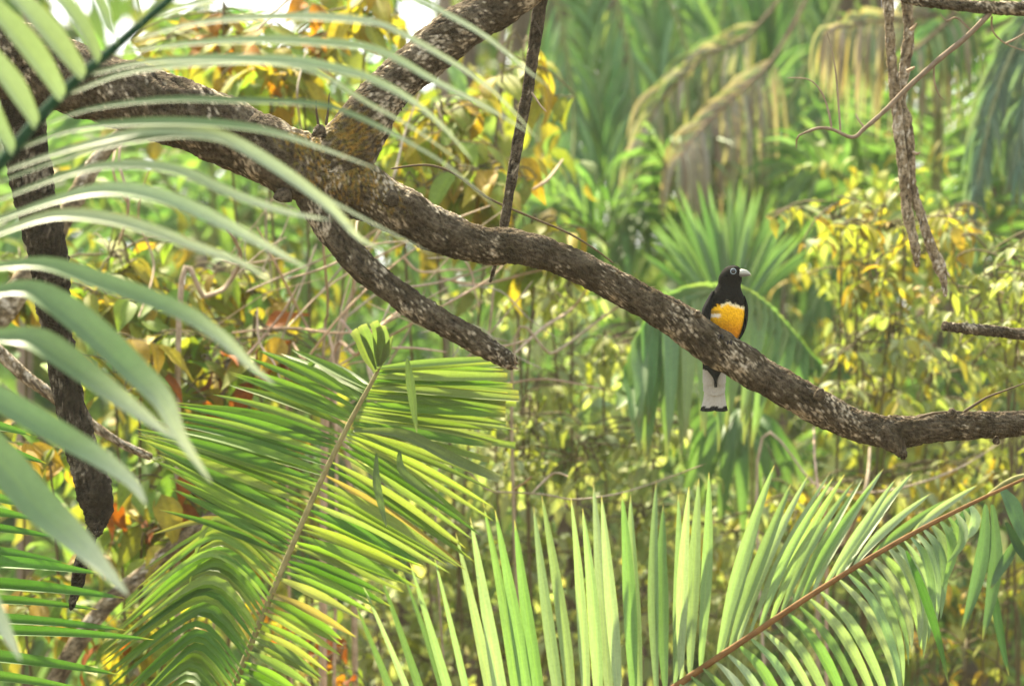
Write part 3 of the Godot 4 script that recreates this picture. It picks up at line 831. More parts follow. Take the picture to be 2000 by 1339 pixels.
func back_palms() -> void:
	var lush := [Color(0.12, 0.23, 0.07), Color(0.16, 0.28, 0.10), Color(0.20, 0.31, 0.13), Color(0.15, 0.25, 0.09)]
	var straw := [Color(0.33, 0.27, 0.19), Color(0.38, 0.33, 0.25), Color(0.24, 0.19, 0.13), Color(0.26, 0.29, 0.17)]
	var brown := Color(0.13, 0.09, 0.06)
	var stalk := Color(0.16, 0.19, 0.07)
	var tipc := Color(0.22, 0.22, 0.08)
	var fwd := Vector3(0, 0.1, 1)

	# fan palm behind the bird
	var foot := at(1440, 669, 8.95)
	foot.y = 0
	var o := thing("fan_palm", "low fan palm whose pleated leaves spread behind the black bird", "palm", foot)
	palm_trunk(o, foot, at(1440, 1500, 8.95), 0.06)
	var base := at(1440, 1480, 8.95)
	fan_leaf(o, at(1405, 590, 8.75), PackedVector3Array([base, at(1470, 1000, 8.95), at(1450, 650, 8.9), at(1405, 590, 8.75)]), [at(1222, 800, 8.6), at(1240, 850, 8.6), at(1290, 860, 8.6), at(1340, 850, 8.6), at(1390, 850, 8.62), at(1440, 850, 8.65), at(1500, 830, 8.7), at(1560, 790, 8.75), at(1600, 735, 8.8)], 30, 0.044, [Color(0.15, 0.27, 0.09), Color(0.19, 0.30, 0.12), Color(0.12, 0.24, 0.07), Color(0.22, 0.30, 0.11)], tipc, Vector3(0, 0.055, 0.04), Vector3(0, 0.25, 0.95), trace([1228, 770, 1252, 665, 1300, 600, 1375, 574, 1450, 582, 1510, 625, 1560, 680, 1596, 725], 8.7, 8.8))
	fan_leaf(o, at(1425, 640, 9.60), PackedVector3Array([base, at(1400, 1000, 9.65), at(1425, 640, 9.60)]), [at(1262, 500, 9.65), at(1290, 430, 9.65), at(1340, 385, 9.70), at(1400, 372, 9.70), at(1455, 385, 9.70), at(1500, 400, 9.70), at(1545, 440, 9.65), at(1590, 520, 9.65)], 44, 0.018, [Color(0.15, 0.26, 0.11), Color(0.19, 0.30, 0.14), Color(0.11, 0.21, 0.07)], Color(0.2, 0.28, 0.05), Vector3(0, 0.01, -0.01), Vector3(0.1, 0.2, 0.95))
	fan_leaf(o, at(1440, 800, 9.2), PackedVector3Array([base, at(1440, 1000, 9.25), at(1440, 800, 9.2)]), [at(1300, 960, 9.1), at(1340, 1010, 9.1), at(1400, 1030, 9.1), at(1460, 1030, 9.1), at(1520, 1000, 9.1), at(1580, 950, 9.1)], 16, 0.035, lush, tipc, Vector3(0, 0.05, 0.03), Vector3(0, 0.35, 0.95))

	# tall palms, pale hanging fronds in the upper middle
	var ashen := [Color(0.17, 0.25, 0.10), Color(0.24, 0.27, 0.13), Color(0.13, 0.22, 0.09)]
	for w in [["tall palm with pale green fronds hanging in curtains, upper middle", 1195, -560, 12.0, [[[1195, -560, 1400, -200, 1435, -70, 1445, 50, 1440, 130], 0.44, lush], [[1195, -560, 1460, -180, 1530, -20, 1580, 130, 1620, 290], 0.42, lush], [[1195, -560, 1500, -200, 1600, -60, 1670, 90, 1715, 220], 0.36, lush]]], ["tall palm with thin ashen fronds left of the pale curtains", 905, -560, 12.6, [[[905, -560, 1340, -180, 1290, -20, 1230, 110, 1160, 250], 0.34, lush + ashen], [[905, -560, 1430, -140, 1380, 40, 1300, 140, 1210, 220], 0.34, ashen], [[905, -560, 1300, -260, 1220, -120, 1150, 10, 1090, 150], 0.34, lush + ashen]]]]:
		foot = at(w[1], 669, w[3])
		foot.y = 0
		o = thing("weeping_palm", w[0], "palm", foot, "palms behind the bough")
		var crown_ := at(w[1], w[2], w[3])
		palm_trunk(o, foot, crown_, 0.032)
		for f in w[4]:
			grown_frond(o, trace(f[0], w[3], w[3] - 0.8), 0.013, 48, f[1], 38, 3.0, 0.0165, f[2], tipc, stalk, fwd, 0.28, 0.0)
	# dead fronds
	foot = at(1660, 669, 11.2)
	foot.y = 0
	o = thing("withered_palm", "palm with straw brown dead fronds hanging, centre top", "palm", foot, "palms behind the bough")
	var crown := at(1670, -300, 11.0)
	palm_trunk(o, foot, crown, 0.07)
	grown_frond(o, trace([1670, -300, 1600, -60, 1520, 100, 1440, 185, 1370, 250, 1325, 310], 10.8, 10.0), 0.0055, 66, 0.33, 50, 2.6, 0.014, straw, straw[0], brown, fwd, 0.42, 0.0, 0, 0.14)
	grown_frond(o, trace([1670, -300, 1560, -60, 1460, 70, 1380, 110, 1290, 200, 1240, 300], 10.9, 10.3), 0.0055, 44, 0.25, 45, 1.6, 0.014, [Color(0.24, 0.25, 0.11), straw[1], Color(0.16, 0.22, 0.09)], straw[0], brown, fwd, 0.35, 0.0)
	foot = at(1520, 669, 11.4)
	foot.y = 0
	o = thing("slanting_palm", "fresh green palm whose leaflets slant down to the left, above the bird", "palm", foot, "palms behind the bough")
	crown = at(1700, -120, 11.2)
	palm_trunk(o, foot, crown, 0.07)
	grown_frond(o, trace([1700, -120, 1650, 120, 1610, 260, 1560, 400, 1480, 540], 11.0, 10.4), 0.008, 48, 0.34, 42, 1.4, 0.016, lush + ashen, tipc, stalk, fwd, 0.25, 0.0)
	grown_frond(o, trace([1700, -120, 1710, 160, 1690, 320, 1650, 460, 1590, 610], 10.9, 10.2), 0.008, 48, 0.34, 42, 1.4, 0.016, lush, tipc, stalk, fwd, 0.25, 0.0)
	grown_frond(o, trace([1700, -120, 1600, 80, 1530, 220, 1450, 330, 1370, 440], 11.0, 10.5), 0.008, 48, 0.32, 42, 1.4, 0.015, lush + ashen, tipc, stalk, fwd, 0.25, 0.0)

	foot = at(1960, 669, 11.0)
	foot.y = 0
	o = thing("brown_skirt_palm", "palm with rusty dead fronds hung like a skirt, upper right", "palm", foot, "palms behind the bough")
	crown = at(1960, -200, 10.8)
	palm_trunk(o, foot, crown, 0.07)
	grown_frond(o, trace([1960, -200, 1880, -10, 1800, 34, 1710, 42, 1625, 55], 10.6, 9.9), 0.006, 70, 0.36, 62, 3.6, 0.014, straw + [Color(0.36, 0.27, 0.15), Color(0.24, 0.32, 0.17)], straw[0], brown, fwd, 0.3, 0.0, 0, 0.14)
	grown_frond(o, trace([1960, -200, 1900, -30, 1860, 30, 1820, 70, 1770, 110], 10.6, 10.0), 0.009, 44, 0.24, 55, 2.6, 0.014, lush + [Color(0.25, 0.26, 0.09), straw[0]], straw[0], brown, fwd, 0.3, 0.0)

	foot = at(1500, 669, 12.2)
	foot.y = 0
	o = thing("curtain_palm", "palm trailing ragged fronds above the bird", "palm", foot, "palms behind the bough")
	crown = at(1500, -460, 12.0)
	palm_trunk(o, foot, crown, 0.03)
	for f in [[1500, -460, 1530, -200, 1560, 20, 1570, 200, 1545, 380], [1500, -460, 1570, -180, 1640, 60, 1690, 220, 1700, 380], [1500, -460, 1440, -200, 1410, 40, 1400, 220, 1430, 400]]:
		grown_frond(o, trace(f, 11.8, 10.9), 0.007, 46, 0.38, 40, 2.2, 0.016, lush, tipc, stalk, fwd, 0.35, 0.0)

	# dark palm with an upright rachis, right
	foot = at(1840, 669, 10.6)
	foot.y = 0
	o = thing("upright_palm", "palm with one thick upright stalk, upper right", "palm", foot, "palms behind the bough")
	crown = at(1835, 620, 10.5)
	palm_trunk(o, foot, crown, 0.08)
	grown_frond(o, trace([1835, 620, 1832, 480, 1830, 340, 1836, 200, 1850, 60, 1880, -60], 10.45, 10.3), 0.020, 56, 0.36, 72, 0.12, 0.018, lush, Color(0.12, 0.18, 0.05), Color(0.17, 0.19, 0.08), fwd, 0.12, 0.1)
	grown_frond(o, trace([1835, 620, 1760, 480, 1690, 380, 1620, 330, 1560, 330], 10.5, 10.3), 0.012, 44, 0.3, 60, 0.5, 0.016, lush, tipc, stalk, fwd, 0.15, 0.1)
	grown_frond(o, trace([1835, 620, 1920, 470, 1990, 380, 2070, 330, 2150, 320], 10.5, 10.3), 0.012, 44, 0.3, 60, 0.5, 0.016, lush, tipc, stalk, fwd, 0.15, 0.1)

	# grey green hanging frond at the right edge
	foot = at(2300, 669, 10.0)
	foot.y = 0
	o = thing("grey_frond_palm", "palm dropping a narrow grey green frond along the right edge", "palm", foot, "palms behind the bough")
	crown = at(2250, -160, 9.9)
	palm_trunk(o, foot, crown, 0.08)
	var silver := [Color(0.15, 0.22, 0.14), Color(0.19, 0.26, 0.17), Color(0.11, 0.18, 0.11)]
	grown_frond(o, trace([2250, -160, 2110, -60, 2000, 60, 1945, 190, 1915, 330, 1890, 480], 9.8, 9.5), 0.010, 60, 0.2, 30, 1.4, 0.013, silver, tipc, Color(0.2, 0.22, 0.12), fwd, 0.3, 0.0)
	grown_frond(o, trace([2250, -160, 2140, -20, 2060, 80, 2010, 190, 1990, 320], 9.8, 9.5), 0.010, 56, 0.22, 30, 1.4, 0.013, silver, tipc, Color(0.2, 0.22, 0.12), fwd, 0.3, 0.0)

	# pale fronds hanging low behind the bough, and a small palm under them
	foot = at(1010, 669, 11.4)
	foot.y = 0
	o = thing("trailing_palm", "green palm with long fronds drooping straight down left of the fan palm", "palm", foot, "palms behind the bough")
	crown = at(1010, -420, 11.2)
	palm_trunk(o, foot, crown, 0.04)
	for f in [[1010, -420, 1150, -160, 1220, 60, 1240, 260, 1215, 470], [1010, -420, 1220, -180, 1330, 60, 1370, 240, 1365, 420], [1010, -420, 1060, -120, 1110, 120, 1120, 300, 1085, 470]]:
		grown_frond(o, trace(f, 11.1, 10.3), 0.009, 48, 0.36, 40, 1.7, 0.0165, lush, tipc, stalk, fwd, 0.3, 0.0)
	foot = at(1210, 669, 10.8)
	foot.y = 0
	o = thing("leaning_palm", "green palm arching up behind the bough, left of the bird", "palm", foot, "palms behind the bough")
	crown = at(1290, 700, 10.8)
	palm_trunk(o, foot, crown, 0.05)
	for f in [[[1290, 700, 1240, 560, 1180, 470, 1110, 420, 1030, 410], lush], [[1290, 700, 1330, 560, 1340, 450, 1320, 350, 1270, 290], lush], [[1290, 700, 1210, 600, 1130, 560, 1050, 560, 980, 600], lush]]:
		grown_frond(o, trace(f[0], 10.7, 10.1), 0.009, 44, 0.32, 44, 0.9, 0.0145, f[1], tipc, stalk, fwd, 0.12, 0.1)

	# fronds far left and top
	var spots := [[420, 11.4, 520, "green palm far behind the yellow leaves, left"], [1080, 12.6, -60, "green palm at the very top, right of the rough limb"]]
	for s in spots:
		foot = at(s[0], 669, s[1])
		foot.y = 0
		o = thing("spreading_palm", s[3], "palm", foot, "palms behind the bough")
		crown = at(s[0], s[2], s[1])
		palm_trunk(o, foot, crown, 0.08)
		for k in 5:
			var a := deg_to_rad(lerpf(20, 160, k / 4.0) + rr(-8, 8))
			var c := Vector3(cos(a), sin(a), rr(-0.1, 0.3))
			var reach := rr(0.75, 1.0)
			var pts := PackedVector3Array([crown, crown + c * reach * 0.35, crown + c * reach * 0.7 + Vector3(0, -0.06, 0.05), crown + c * reach + Vector3(0, -0.25, 0.1)])
			grown_frond(o, pts, 0.011, 30, 0.34, 58, 0.6, 0.02, lush, tipc, stalk, fwd, 0.12, 0.1)

	# low dark palms in the lower background
	for s in [[1120, 10.6, 1010, lush, "palm in the gap below the broken branch"], [1900, 9.9, 1330, lush, "palm low in the lower right corner behind the hanging folded leaflets"], [1960, 10.4, 900, lush, "palm low at the right edge behind the bough end"], [300, 10.6, 1250, lush, "palm low behind the left shrubs"], [760, 11.0, 860, lush, "palm behind the pale dry stems"]]:
		foot = at(s[0], 669, s[1])
		foot.y = 0
		o = thing("background_palm", s[4], "palm", foot, "palms behind the bough")
		crown = at(s[0], s[2], s[1])
		palm_trunk(o, foot, crown, 0.07)
		for k in 5:
			var a := deg_to_rad(lerpf(15, 165, k / 4.0) + rr(-10, 10))
			var c := Vector3(cos(a), sin(a), rr(-0.1, 0.4))
			var reach := rr(0.45, 0.65)
			var pts := PackedVector3Array([crown, crown + c * reach * 0.35, crown + c * reach * 0.7 + Vector3(0, -0.05, 0.05), crown + c * reach + Vector3(0, -0.22, 0.1)])
			grown_frond(o, pts, 0.009, 30, 0.28, 56, 0.7, 0.016, s[3], tipc, stalk, fwd, 0.12, 0.1)

# ------------------------------------------------------------------ shrubs
func shrubs() -> void:
	var big := kit_of([Color(0.386, 0.339, 0.042), Color(0.304, 0.316, 0.050), Color(0.202, 0.271, 0.042), Color(0.414, 0.271, 0.034), Color(0.221, 0.328, 0.058), Color(0.350, 0.339, 0.058)], [Color(0.331, 0.226, 0.034), Color(0.147, 0.203, 0.026), Color(0.30, 0.12, 0.01)], 0.46, 3, 8, 0.9, 0.06)
	var rust := kit_of([Color(0.42, 0.13, 0.015), Color(0.30, 0.09, 0.02), Color(0.5, 0.22, 0.02)], [Color(0.2, 0.06, 0.01)], 0.5, 2, 8, 1.4, 0.1)
	var limek := kit_of([Color(0.276, 0.384, 0.058), Color(0.202, 0.362, 0.058)], [Color(0.184, 0.249, 0.042)], 0.5, 2, 8, 0.9, 0.06)
	var small := kit_of([Color(0.386, 0.450, 0.183), Color(0.329, 0.415, 0.231), Color(0.271, 0.356, 0.135), Color(0.425, 0.499, 0.280), Color(0.348, 0.392, 0.111)], [Color(0.290, 0.309, 0.087), Color(0.367, 0.296, 0.087)], 0.36, 3, 6, 0.9, 0.03)
	var gold := kit_of([Color(0.423, 0.418, 0.066), Color(0.386, 0.384, 0.058), Color(0.460, 0.339, 0.058), Color(0.331, 0.373, 0.074)], [Color(0.42, 0.22, 0.02), Color(0.276, 0.294, 0.058)], 0.38, 3, 6, 1.0, 0.03)
	var olive := kit_of([Color(0.221, 0.282, 0.058), Color(0.276, 0.316, 0.058), Color(0.184, 0.249, 0.058), Color(0.313, 0.362, 0.106)], [Color(0.258, 0.226, 0.042)], 0.36, 3, 6, 0.9, 0.03)
	var stem := Color(0.13, 0.11, 0.06)
	var g1 := "yellowing broad leaved shrubs"
	var g2 := "fine leaved yellow green shrubs"
	var f := func(x: float, d: float) -> Vector3:
		var p := at(x, 669, d)
		return Vector3(p.x, 0, p.z - 1.1)
	shrub("broadleaf_shrub", "yellow broad leaved shrub between the rotting limb and the broken branch", "shrub", g1, f.call(330, 8.7), [[230, 500, 8.6, 90, 80, 10], [340, 640, 8.6, 120, 100, 11], [470, 560, 8.7, 110, 90, 10]], big + limek, 6, 0.10, 0.11, 0.9, stem, Vector3.ZERO, 0.2)
	shrub("broadleaf_shrub", "gold and orange leaved shrub above the sloping bough, top left", "shrub", g1, f.call(480, 9.0), [[420, 60, 8.9, 150, 80, 11], [560, 130, 8.8, 120, 90, 12], [690, 40, 8.8, 100, 80, 11], [520, 230, 8.8, 90, 50, 6]], big + rust.slice(4, 6), 6, 0.10, 0.11, 0.8, stem, Vector3.ZERO, 0.2)
	shrub("broadleaf_shrub", "yellow leaved shrub behind the thin dark upright stem", "shrub", g1, f.call(900, 8.8), [[860, 240, 8.7, 110, 100, 11], [980, 340, 8.7, 90, 100, 12], [820, 390, 8.6, 80, 70, 9], [1010, 130, 8.8, 50, 60, 5], [1040, 470, 8.7, 80, 70, 9]], big, 6, 0.10, 0.11, 1.0, stem, Vector3.ZERO, 0.2)
	shrub("broadleaf_shrub", "olive and rust leaved shrub below the large grey leaflets", "shrub", g1, f.call(330, 8.5), [[280, 720, 8.4, 110, 80, 10], [430, 740, 8.5, 110, 90, 11], [520, 660, 8.5, 80, 60, 8], [210, 610, 8.5, 60, 60, 5]], big + limek + rust.slice(0, 2), 6, 0.10, 0.11, 0.9, stem, Vector3.ZERO, 0.2)
	shrub("broadleaf_shrub", "green gold shrub with curled leaves beside the clipped upright frond", "shrub", g1, f.call(300, 8.4), [[340, 960, 8.4, 110, 90, 11], [260, 1060, 8.4, 100, 80, 9], [420, 1010, 8.4, 70, 90, 6], [330, 1250, 8.5, 160, 80, 9]], big + limek + limek + rust.slice(0, 2), 6, 0.10, 0.11, 0.9, stem, Vector3.ZERO, 0.2)
	shrub("broadleaf_shrub", "bright green yellow shrub tucked in the lower left corner", "shrub", g1, f.call(60, 8.3), [[60, 880, 8.3, 90, 80, 8], [70, 1180, 8.3, 100, 90, 8], [40, 560, 8.6, 60, 90, 5]], limek + big.slice(6, 12), 6, 0.10, 0.11, 0.9, stem, Vector3.ZERO, 0.2)
	shrub("broadleaf_shrub", "shrub with a few orange leaves under the clipped frond", "shrub", g1, f.call(640, 8.6), [[640, 1300, 8.5, 90, 60, 6], [560, 1200, 8.7, 120, 80, 6]], rust + big, 4, 0.075, 0.10, 0.9, stem, Vector3.ZERO, 0.2)

	shrub("golden_shrub", "golden leaved shrub right of the bird beneath the twisted vines", "shrub", g2, f.call(1740, 9.0), [[1640, 430, 8.9, 70, 90, 10], [1740, 450, 8.9, 90, 110, 11], [1850, 440, 9.0, 70, 80, 10], [1690, 550, 8.9, 110, 80, 11]], gold + small.slice(0, 6), 7, 0.057, 0.09, 0.9, stem, Vector3.ZERO, 0.2)
	shrub("pale_shrub", "pale yellow green shrub hanging above the right end of the bough", "shrub", g2, f.call(1720, 9.1), [[1660, 680, 8.9, 70, 80, 9], [1760, 660, 8.9, 90, 80, 11], [1700, 790, 9.0, 90, 90, 11], [1830, 740, 9.0, 80, 100, 11]], small + gold.slice(0, 4), 7, 0.057, 0.09, 0.9, stem, Vector3.ZERO, 0.2)
	shrub("olive_shrub", "olive leaved shrub at the right edge around the snapped stub", "shrub", g2, f.call(2020, 8.7), [[1950, 540, 8.6, 80, 80, 11], [1920, 620, 8.6, 90, 50, 10], [1990, 700, 8.7, 60, 70, 8], [1960, 860, 8.8, 80, 60, 8]], olive + small.slice(0, 4), 7, 0.057, 0.10, 0.7, stem, Vector3.ZERO, 0.2)
	shrub("pale_shrub", "pale shrub in the gap between broken branch and bough", "shrub", g2, f.call(1120, 9.2), [[1130, 580, 9.0, 80, 60, 9], [1190, 690, 9.0, 80, 60, 9], [1040, 560, 9.0, 70, 70, 8], [1090, 760, 9.1, 80, 60, 8]], small + olive.slice(0, 6), 7, 0.057, 0.10, 0.8, stem, Vector3.ZERO, 0.2)
	shrub("pale_shrub", "dense pale yellow shrub left of the bird's tail, above upright leaflets", "shrub", g2, f.call(1150, 8.9), [[1250, 840, 8.8, 90, 60, 11], [1120, 900, 8.8, 100, 60, 11], [980, 880, 8.8, 90, 80, 10], [1060, 820, 8.8, 70, 50, 8]], small + small + olive.slice(0, 3), 7, 0.057, 0.09, 0.7, stem, Vector3.ZERO, 0.2)
	shrub("pale_shrub", "yellow green shrub behind the left upright leaflets of the long frond", "shrub", g2, f.call(950, 9.2), [[900, 1050, 9.1, 110, 70, 10], [1060, 1090, 9.1, 110, 80, 11], [930, 1220, 9.1, 110, 80, 10], [1090, 1240, 9.1, 100, 80, 10]], small + olive.slice(0, 6), 7, 0.057, 0.09, 0.7, stem, Vector3.ZERO, 0.2)
	shrub("pale_shrub", "pale shrub behind the tall middle leaflets of the long frond", "shrub", g2, f.call(1330, 9.2), [[1240, 1010, 9.1, 100, 60, 10], [1380, 1040, 9.0, 110, 70, 11], [1260, 1170, 9.1, 110, 80, 11], [1420, 1180, 9.1, 90, 80, 9]], small + gold.slice(0, 3), 7, 0.057, 0.09, 0.7, stem, Vector3.ZERO, 0.2)
	shrub("pale_shrub", "yellow flecked shrub between the long frond and the bough's low bend", "shrub", g2, f.call(1650, 9.1), [[1560, 990, 9.0, 100, 60, 10], [1700, 950, 9.0, 110, 60, 10], [1830, 930, 9.0, 90, 60, 10], [1560, 1090, 9.1, 100, 60, 8]], small + gold, 7, 0.057, 0.09, 0.8, stem, Vector3.ZERO, 0.2)
	shrub("sparse_shrub", "sparse shrub with orange tinged leaves in the dark lower right", "shrub", g2, f.call(1900, 9.0), [[1880, 1130, 8.9, 60, 70, 6], [1960, 1180, 8.9, 60, 90, 6], [1870, 1270, 8.9, 80, 60, 6], [1780, 1230, 9.0, 60, 80, 6]], gold + olive, 7, 0.046, 0.08, 0.8, stem, Vector3.ZERO, 0.2)
	shrub("pale_shrub", "shaded yellow shrub at the bottom between the two long fronds", "shrub", g2, f.call(760, 9.3), [[760, 1230, 9.2, 110, 70, 9], [870, 1310, 9.2, 110, 60, 9], [700, 1310, 9.2, 80, 50, 6]], olive + small, 7, 0.057, 0.09, 0.7, stem, Vector3.ZERO, 0.2)

# ------------------------------------------------------------------ bare stems, vines, far trunks
func twigs_and_vines() -> void:
	var dryc := Color(0.40, 0.31, 0.22)
	var dark := Color(0.085, 0.065, 0.045)
	# thin dark stem crossing behind the bough
	var p := trace([1120, -160, 1075, -60, 1056, 0, 1042, 100, 1028, 190, 1011, 280, 996, 370, 984, 440, 972, 500, 957, 552], 7.4, 7.36)
	var o := thing("hanging_stem", "thin dark upright stem passing behind the bough", "vine", p[0])
	var s := K * 7.38
	var st := part("stem", bark_limb(p, [16 * s, 15 * s, 14 * s, 12 * s, 11 * s, 11 * s, 10 * s, 9 * s, 6 * s, 2 * s], 18, 0.006, [], 0.45), M.bark, o)
	part("shoot", tube(trace([1036, 178, 1045, 190, 1056, 206, 1068, 219], 7.38, 7.36), [0.003, 0.002, 0.0015], 10, 6, 0.1, dryc), M.stalk, st)
	part("shoot", tube(trace([1044, 40, 1052, 56, 1058, 68], 7.38, 7.36), [0.003, 0.002, 0.001], 8, 6, 0.1, dark), M.stalk, st)
	# twisted pair of vines, upper right
	p = trace([1735, -140, 1736, 0, 1740, 90, 1748, 170, 1756, 260, 1766, 340, 1774, 420, 1788, 480, 1792, 522], 7.75, 7.7)
	var v := thing("twisted_vine", "pale twisted dead vine, straighter one of the hanging pair", "vine", p[0], "twisted vines upper right")
	s = K * 7.72 * 1.25
	var vm := bark_limb(p, [7 * s, 8 * s, 7 * s, 9 * s, 8 * s, 9 * s, 8 * s, 7 * s, 3 * s], 16, 0.007, [], 0.8, 3.4)
	part("stem", vm, M.bark, v)
	p = trace([1775, -140, 1772, 0, 1776, 60, 1768, 130, 1760, 200, 1770, 230, 1778, 290, 1780, 360, 1800, 420, 1815, 470, 1836, 520, 1843, 545, 1848, 580], 7.77, 7.7)
	v = thing("twisted_vine", "kinked pale dead vine of the hanging pair, ending in a ragged tip", "vine", p[0], "twisted vines upper right")
	part("stem", bark_limb(p, [8 * s, 9 * s, 8 * s, 9 * s, 7 * s, 9 * s, 8 * s, 8 * s, 7 * s, 8 * s, 10 * s, 6 * s, 2 * s], 16, 0.007, [], 0.9, 3.4), M.bark, v)
	for k in [[1778, 60, 1786, 52, 1792, 44], [1770, 140, 1782, 134, 1788, 130], [1838, 525, 1850, 532, 1856, 540], [1782, 296, 1792, 300, 1798, 296]]:
		part("thorn", tube(trace(k, 7.72, 7.7), [0.004, 0.003, 0.001], 8, 6, 0.1, dryc), M.stalk, v)
	# branch at the top right corner with a long twig
	s = K * 7.6
	var stand := at(2560, 669, 7.6)
	stand.y = 0.0
	p = trace([1700, -30, 1770, -2, 1830, 6, 1900, 12, 1960, 16, 2060, 14, 2250, -10, 2440, 30, 2560, 110], 7.6, 7.6)
	o = thing("edge_tree", "tree reaching in from the right with a corner branch and a snapped one below", "tree", stand)
	part("trunk", bark_limb(PackedVector3Array([stand + Vector3(0, -0.1, 0), stand + Vector3(0.03, 1.3, 0), at(2570, 640, 7.6), at(2555, 100, 7.6), at(2600, -500, 7.6)]), [0.10, 0.085, 0.075, 0.065, 0.05], 30, 0.03, []), M.bark, o)
	var cb := part("corner_branch", bark_limb(p, [3 * s, 7 * s, 10 * s, 12 * s, 13 * s, 14 * s, 16 * s, 18 * s, 22 * s], 24, 0.007, [], 0.7), M.bark, o)
	cb.set_meta("label", "rough grey branch along the top right corner")
	var tw := part("twig", tube(trace([1940, 20, 1890, 70, 1830, 120, 1780, 165, 1730, 215, 1690, 250, 1665, 268, 1625, 252, 1600, 250, 1575, 258, 1558, 266], 7.6, 7.62), [0.005, 0.0055, 0.005, 0.004, 0.0035, 0.003, 0.0012], 60, 8, 0.15, Color(0.20, 0.155, 0.11)), M.stalk, o)
	for k in [[1690, 250, 1678, 235, 1672, 222], [1825, 125, 1826, 160, 1835, 185, 1846, 196], [1625, 252, 1618, 215, 1605, 180, 1580, 155, 1535, 152], [1642, 258, 1638, 200, 1630, 120, 1615, 60], [1938, 30, 1940, 60, 1965, 85, 2005, 100], [1965, 85, 1985, 75, 2010, 60], [1900, 62, 1870, 35, 1850, 40, 1836, 25], [1560, 266, 1556, 275, 1556, 290]]:
		part("shoot", tube(trace(k, 7.62, 7.64), [0.0025, 0.0018, 0.0008], 20, 6, 0.1, Color(0.26, 0.2, 0.14)), M.stalk, tw)
	# snapped stub at the right edge
	p = trace([1843, 636, 1870, 640, 1930, 645, 2000, 652, 2150, 660, 2400, 640, 2560, 650], 7.5, 7.58)
	s = K * 7.5
	var sn := part("snapped_branch", bark_limb(p, [9 * s, 10 * s, 11 * s, 12 * s, 14 * s, 20 * s, 26 * s], 22, 0.006, [], 0.6), M.bark, o)
	sn.set_meta("label", "grey snapped branch entering at the right edge below the olive leaves")
	# left: pale trunk pieces and broken twigs
	p = trace([-60, 640, 0, 690, 50, 735, 100, 772, 160, 815, 230, 862, 298, 894], 7.75, 7.7)
	o = thing("fallen_branch", "thin brown broken branch crossing behind the rotting limb", "branch", p[0])
	part("branch", bark_limb(p, [15 * s, 14 * s, 13 * s, 11 * s, 10 * s, 9 * s, 7 * s], 16, 0.008, [], 0.6, 2.6), M.bark, o)
	part("shoot", tube(trace([60, 740, 75, 758, 92, 772], 7.7, 7.68), [0.004, 0.003, 0.001], 8, 6, 0.1, dark), M.stalk, o)
	p = trace([300, 200, 200, 300, 150, 380, 110, 450, 40, 560, -20, 640, -120, 780], 8.2, 8.1)
	o = thing("mottled_stem", "pale mottled stem slanting behind the rotting limb", "branch", p[p.size() - 1])
	part("stem", bark_limb(p, [10 * s, 16 * s, 20 * s, 22 * s, 26 * s, 30 * s, 34 * s], 20, 0.01, [], 0.8, 2.6), M.bark, o)
	p = trace([130, 1290, 200, 1190, 290, 1110, 370, 1040, 450, 980], 8.2, 8.3)
	o = thing("slanting_log", "brown slanting stem behind the drooping leaflet tips, lower left", "branch", p[0])
	part("stem", bark_limb(PackedVector3Array([at(20, 1500, 8.2)]) + p, [20 * s, 19 * s, 18 * s, 16 * s, 13 * s, 9 * s], 18, 0.01, [], 0.7, 2.6), M.bark, o)
	# thin dark twig hung from the bough
	p = trace([760, 330, 830, 322, 880, 335, 920, 362, 960, 390, 1040, 425, 1110, 455, 1160, 485, 1200, 515], 7.5, 7.5)
	o = thing("fine_twig", "fine dark twig arching above the bough's upper edge", "twig", p[0])
	part("stem", tube(p, [0.002, 0.0026, 0.0026, 0.0022, 0.0016], 50, 6, 0.1, Color(0.12, 0.09, 0.05)), M.stalk, o)
	# dry tan stems, middle left
	var lines := [
		[[655, 760, 600, 640, 540, 520, 500, 440], 5], [[630, 760, 640, 600, 632, 480, 640, 380], 5], [[560, 760, 600, 700, 680, 600, 790, 500, 900, 430], 4], [[560, 545, 640, 520, 720, 480, 800, 470], 4], [[350, 610, 400, 580, 440, 560, 470, 500, 440, 440], 8], [[480, 570, 560, 535, 640, 500, 700, 470], 4],
		[[620, 740, 700, 690, 790, 640, 860, 600, 960, 540, 1010, 480], 4], [[450, 650, 560, 640, 660, 650, 760, 640], 4], [[640, 770, 700, 690, 740, 640, 800, 590], 7], [[690, 600, 690, 500, 700, 420, 720, 360], 4], [[1000, 720, 1080, 690, 1150, 640, 1220, 590, 1280, 560], 5], [[1005, 690, 1060, 640, 1120, 600, 1160, 540], 5], [[850, 960, 960, 960, 1060, 965, 1120, 975, 1200, 965, 1270, 945, 1380, 905], 3.2], [[1040, 962, 1080, 925, 1110, 930], 4], [[1000, 960, 1040, 930], 4],
		[[230, 480, 250, 400, 232, 300, 260, 200], 5], [[250, 400, 220, 330, 240, 240], 4], [[500, 60, 540, 20, 600, -40], 5], [[270, 620, 300, 520, 270, 420, 290, 330], 4], [[430, 860, 440, 760, 435, 690], 4], [[820, 180, 790, 260, 770, 340, 740, 420], 4], [[1100, 310, 1070, 350, 1040, 370], 5], [[590, 260, 580, 180, 600, 90], 4], [[700, 560, 800, 560, 900, 540, 1000, 500], 4], [[560, 640, 640, 560, 740, 500, 860, 440, 960, 400], 4], [[880, 800, 960, 760, 1060, 740, 1180, 760], 4], [[1480, 900, 1600, 950, 1720, 960, 1860, 920, 1960, 860], 4], [[1590, 830, 1592, 900, 1604, 1000, 1615, 1080], 5], [[1700, 870, 1690, 960, 1650, 1060, 1600, 1140], 8]]
	var thick := []
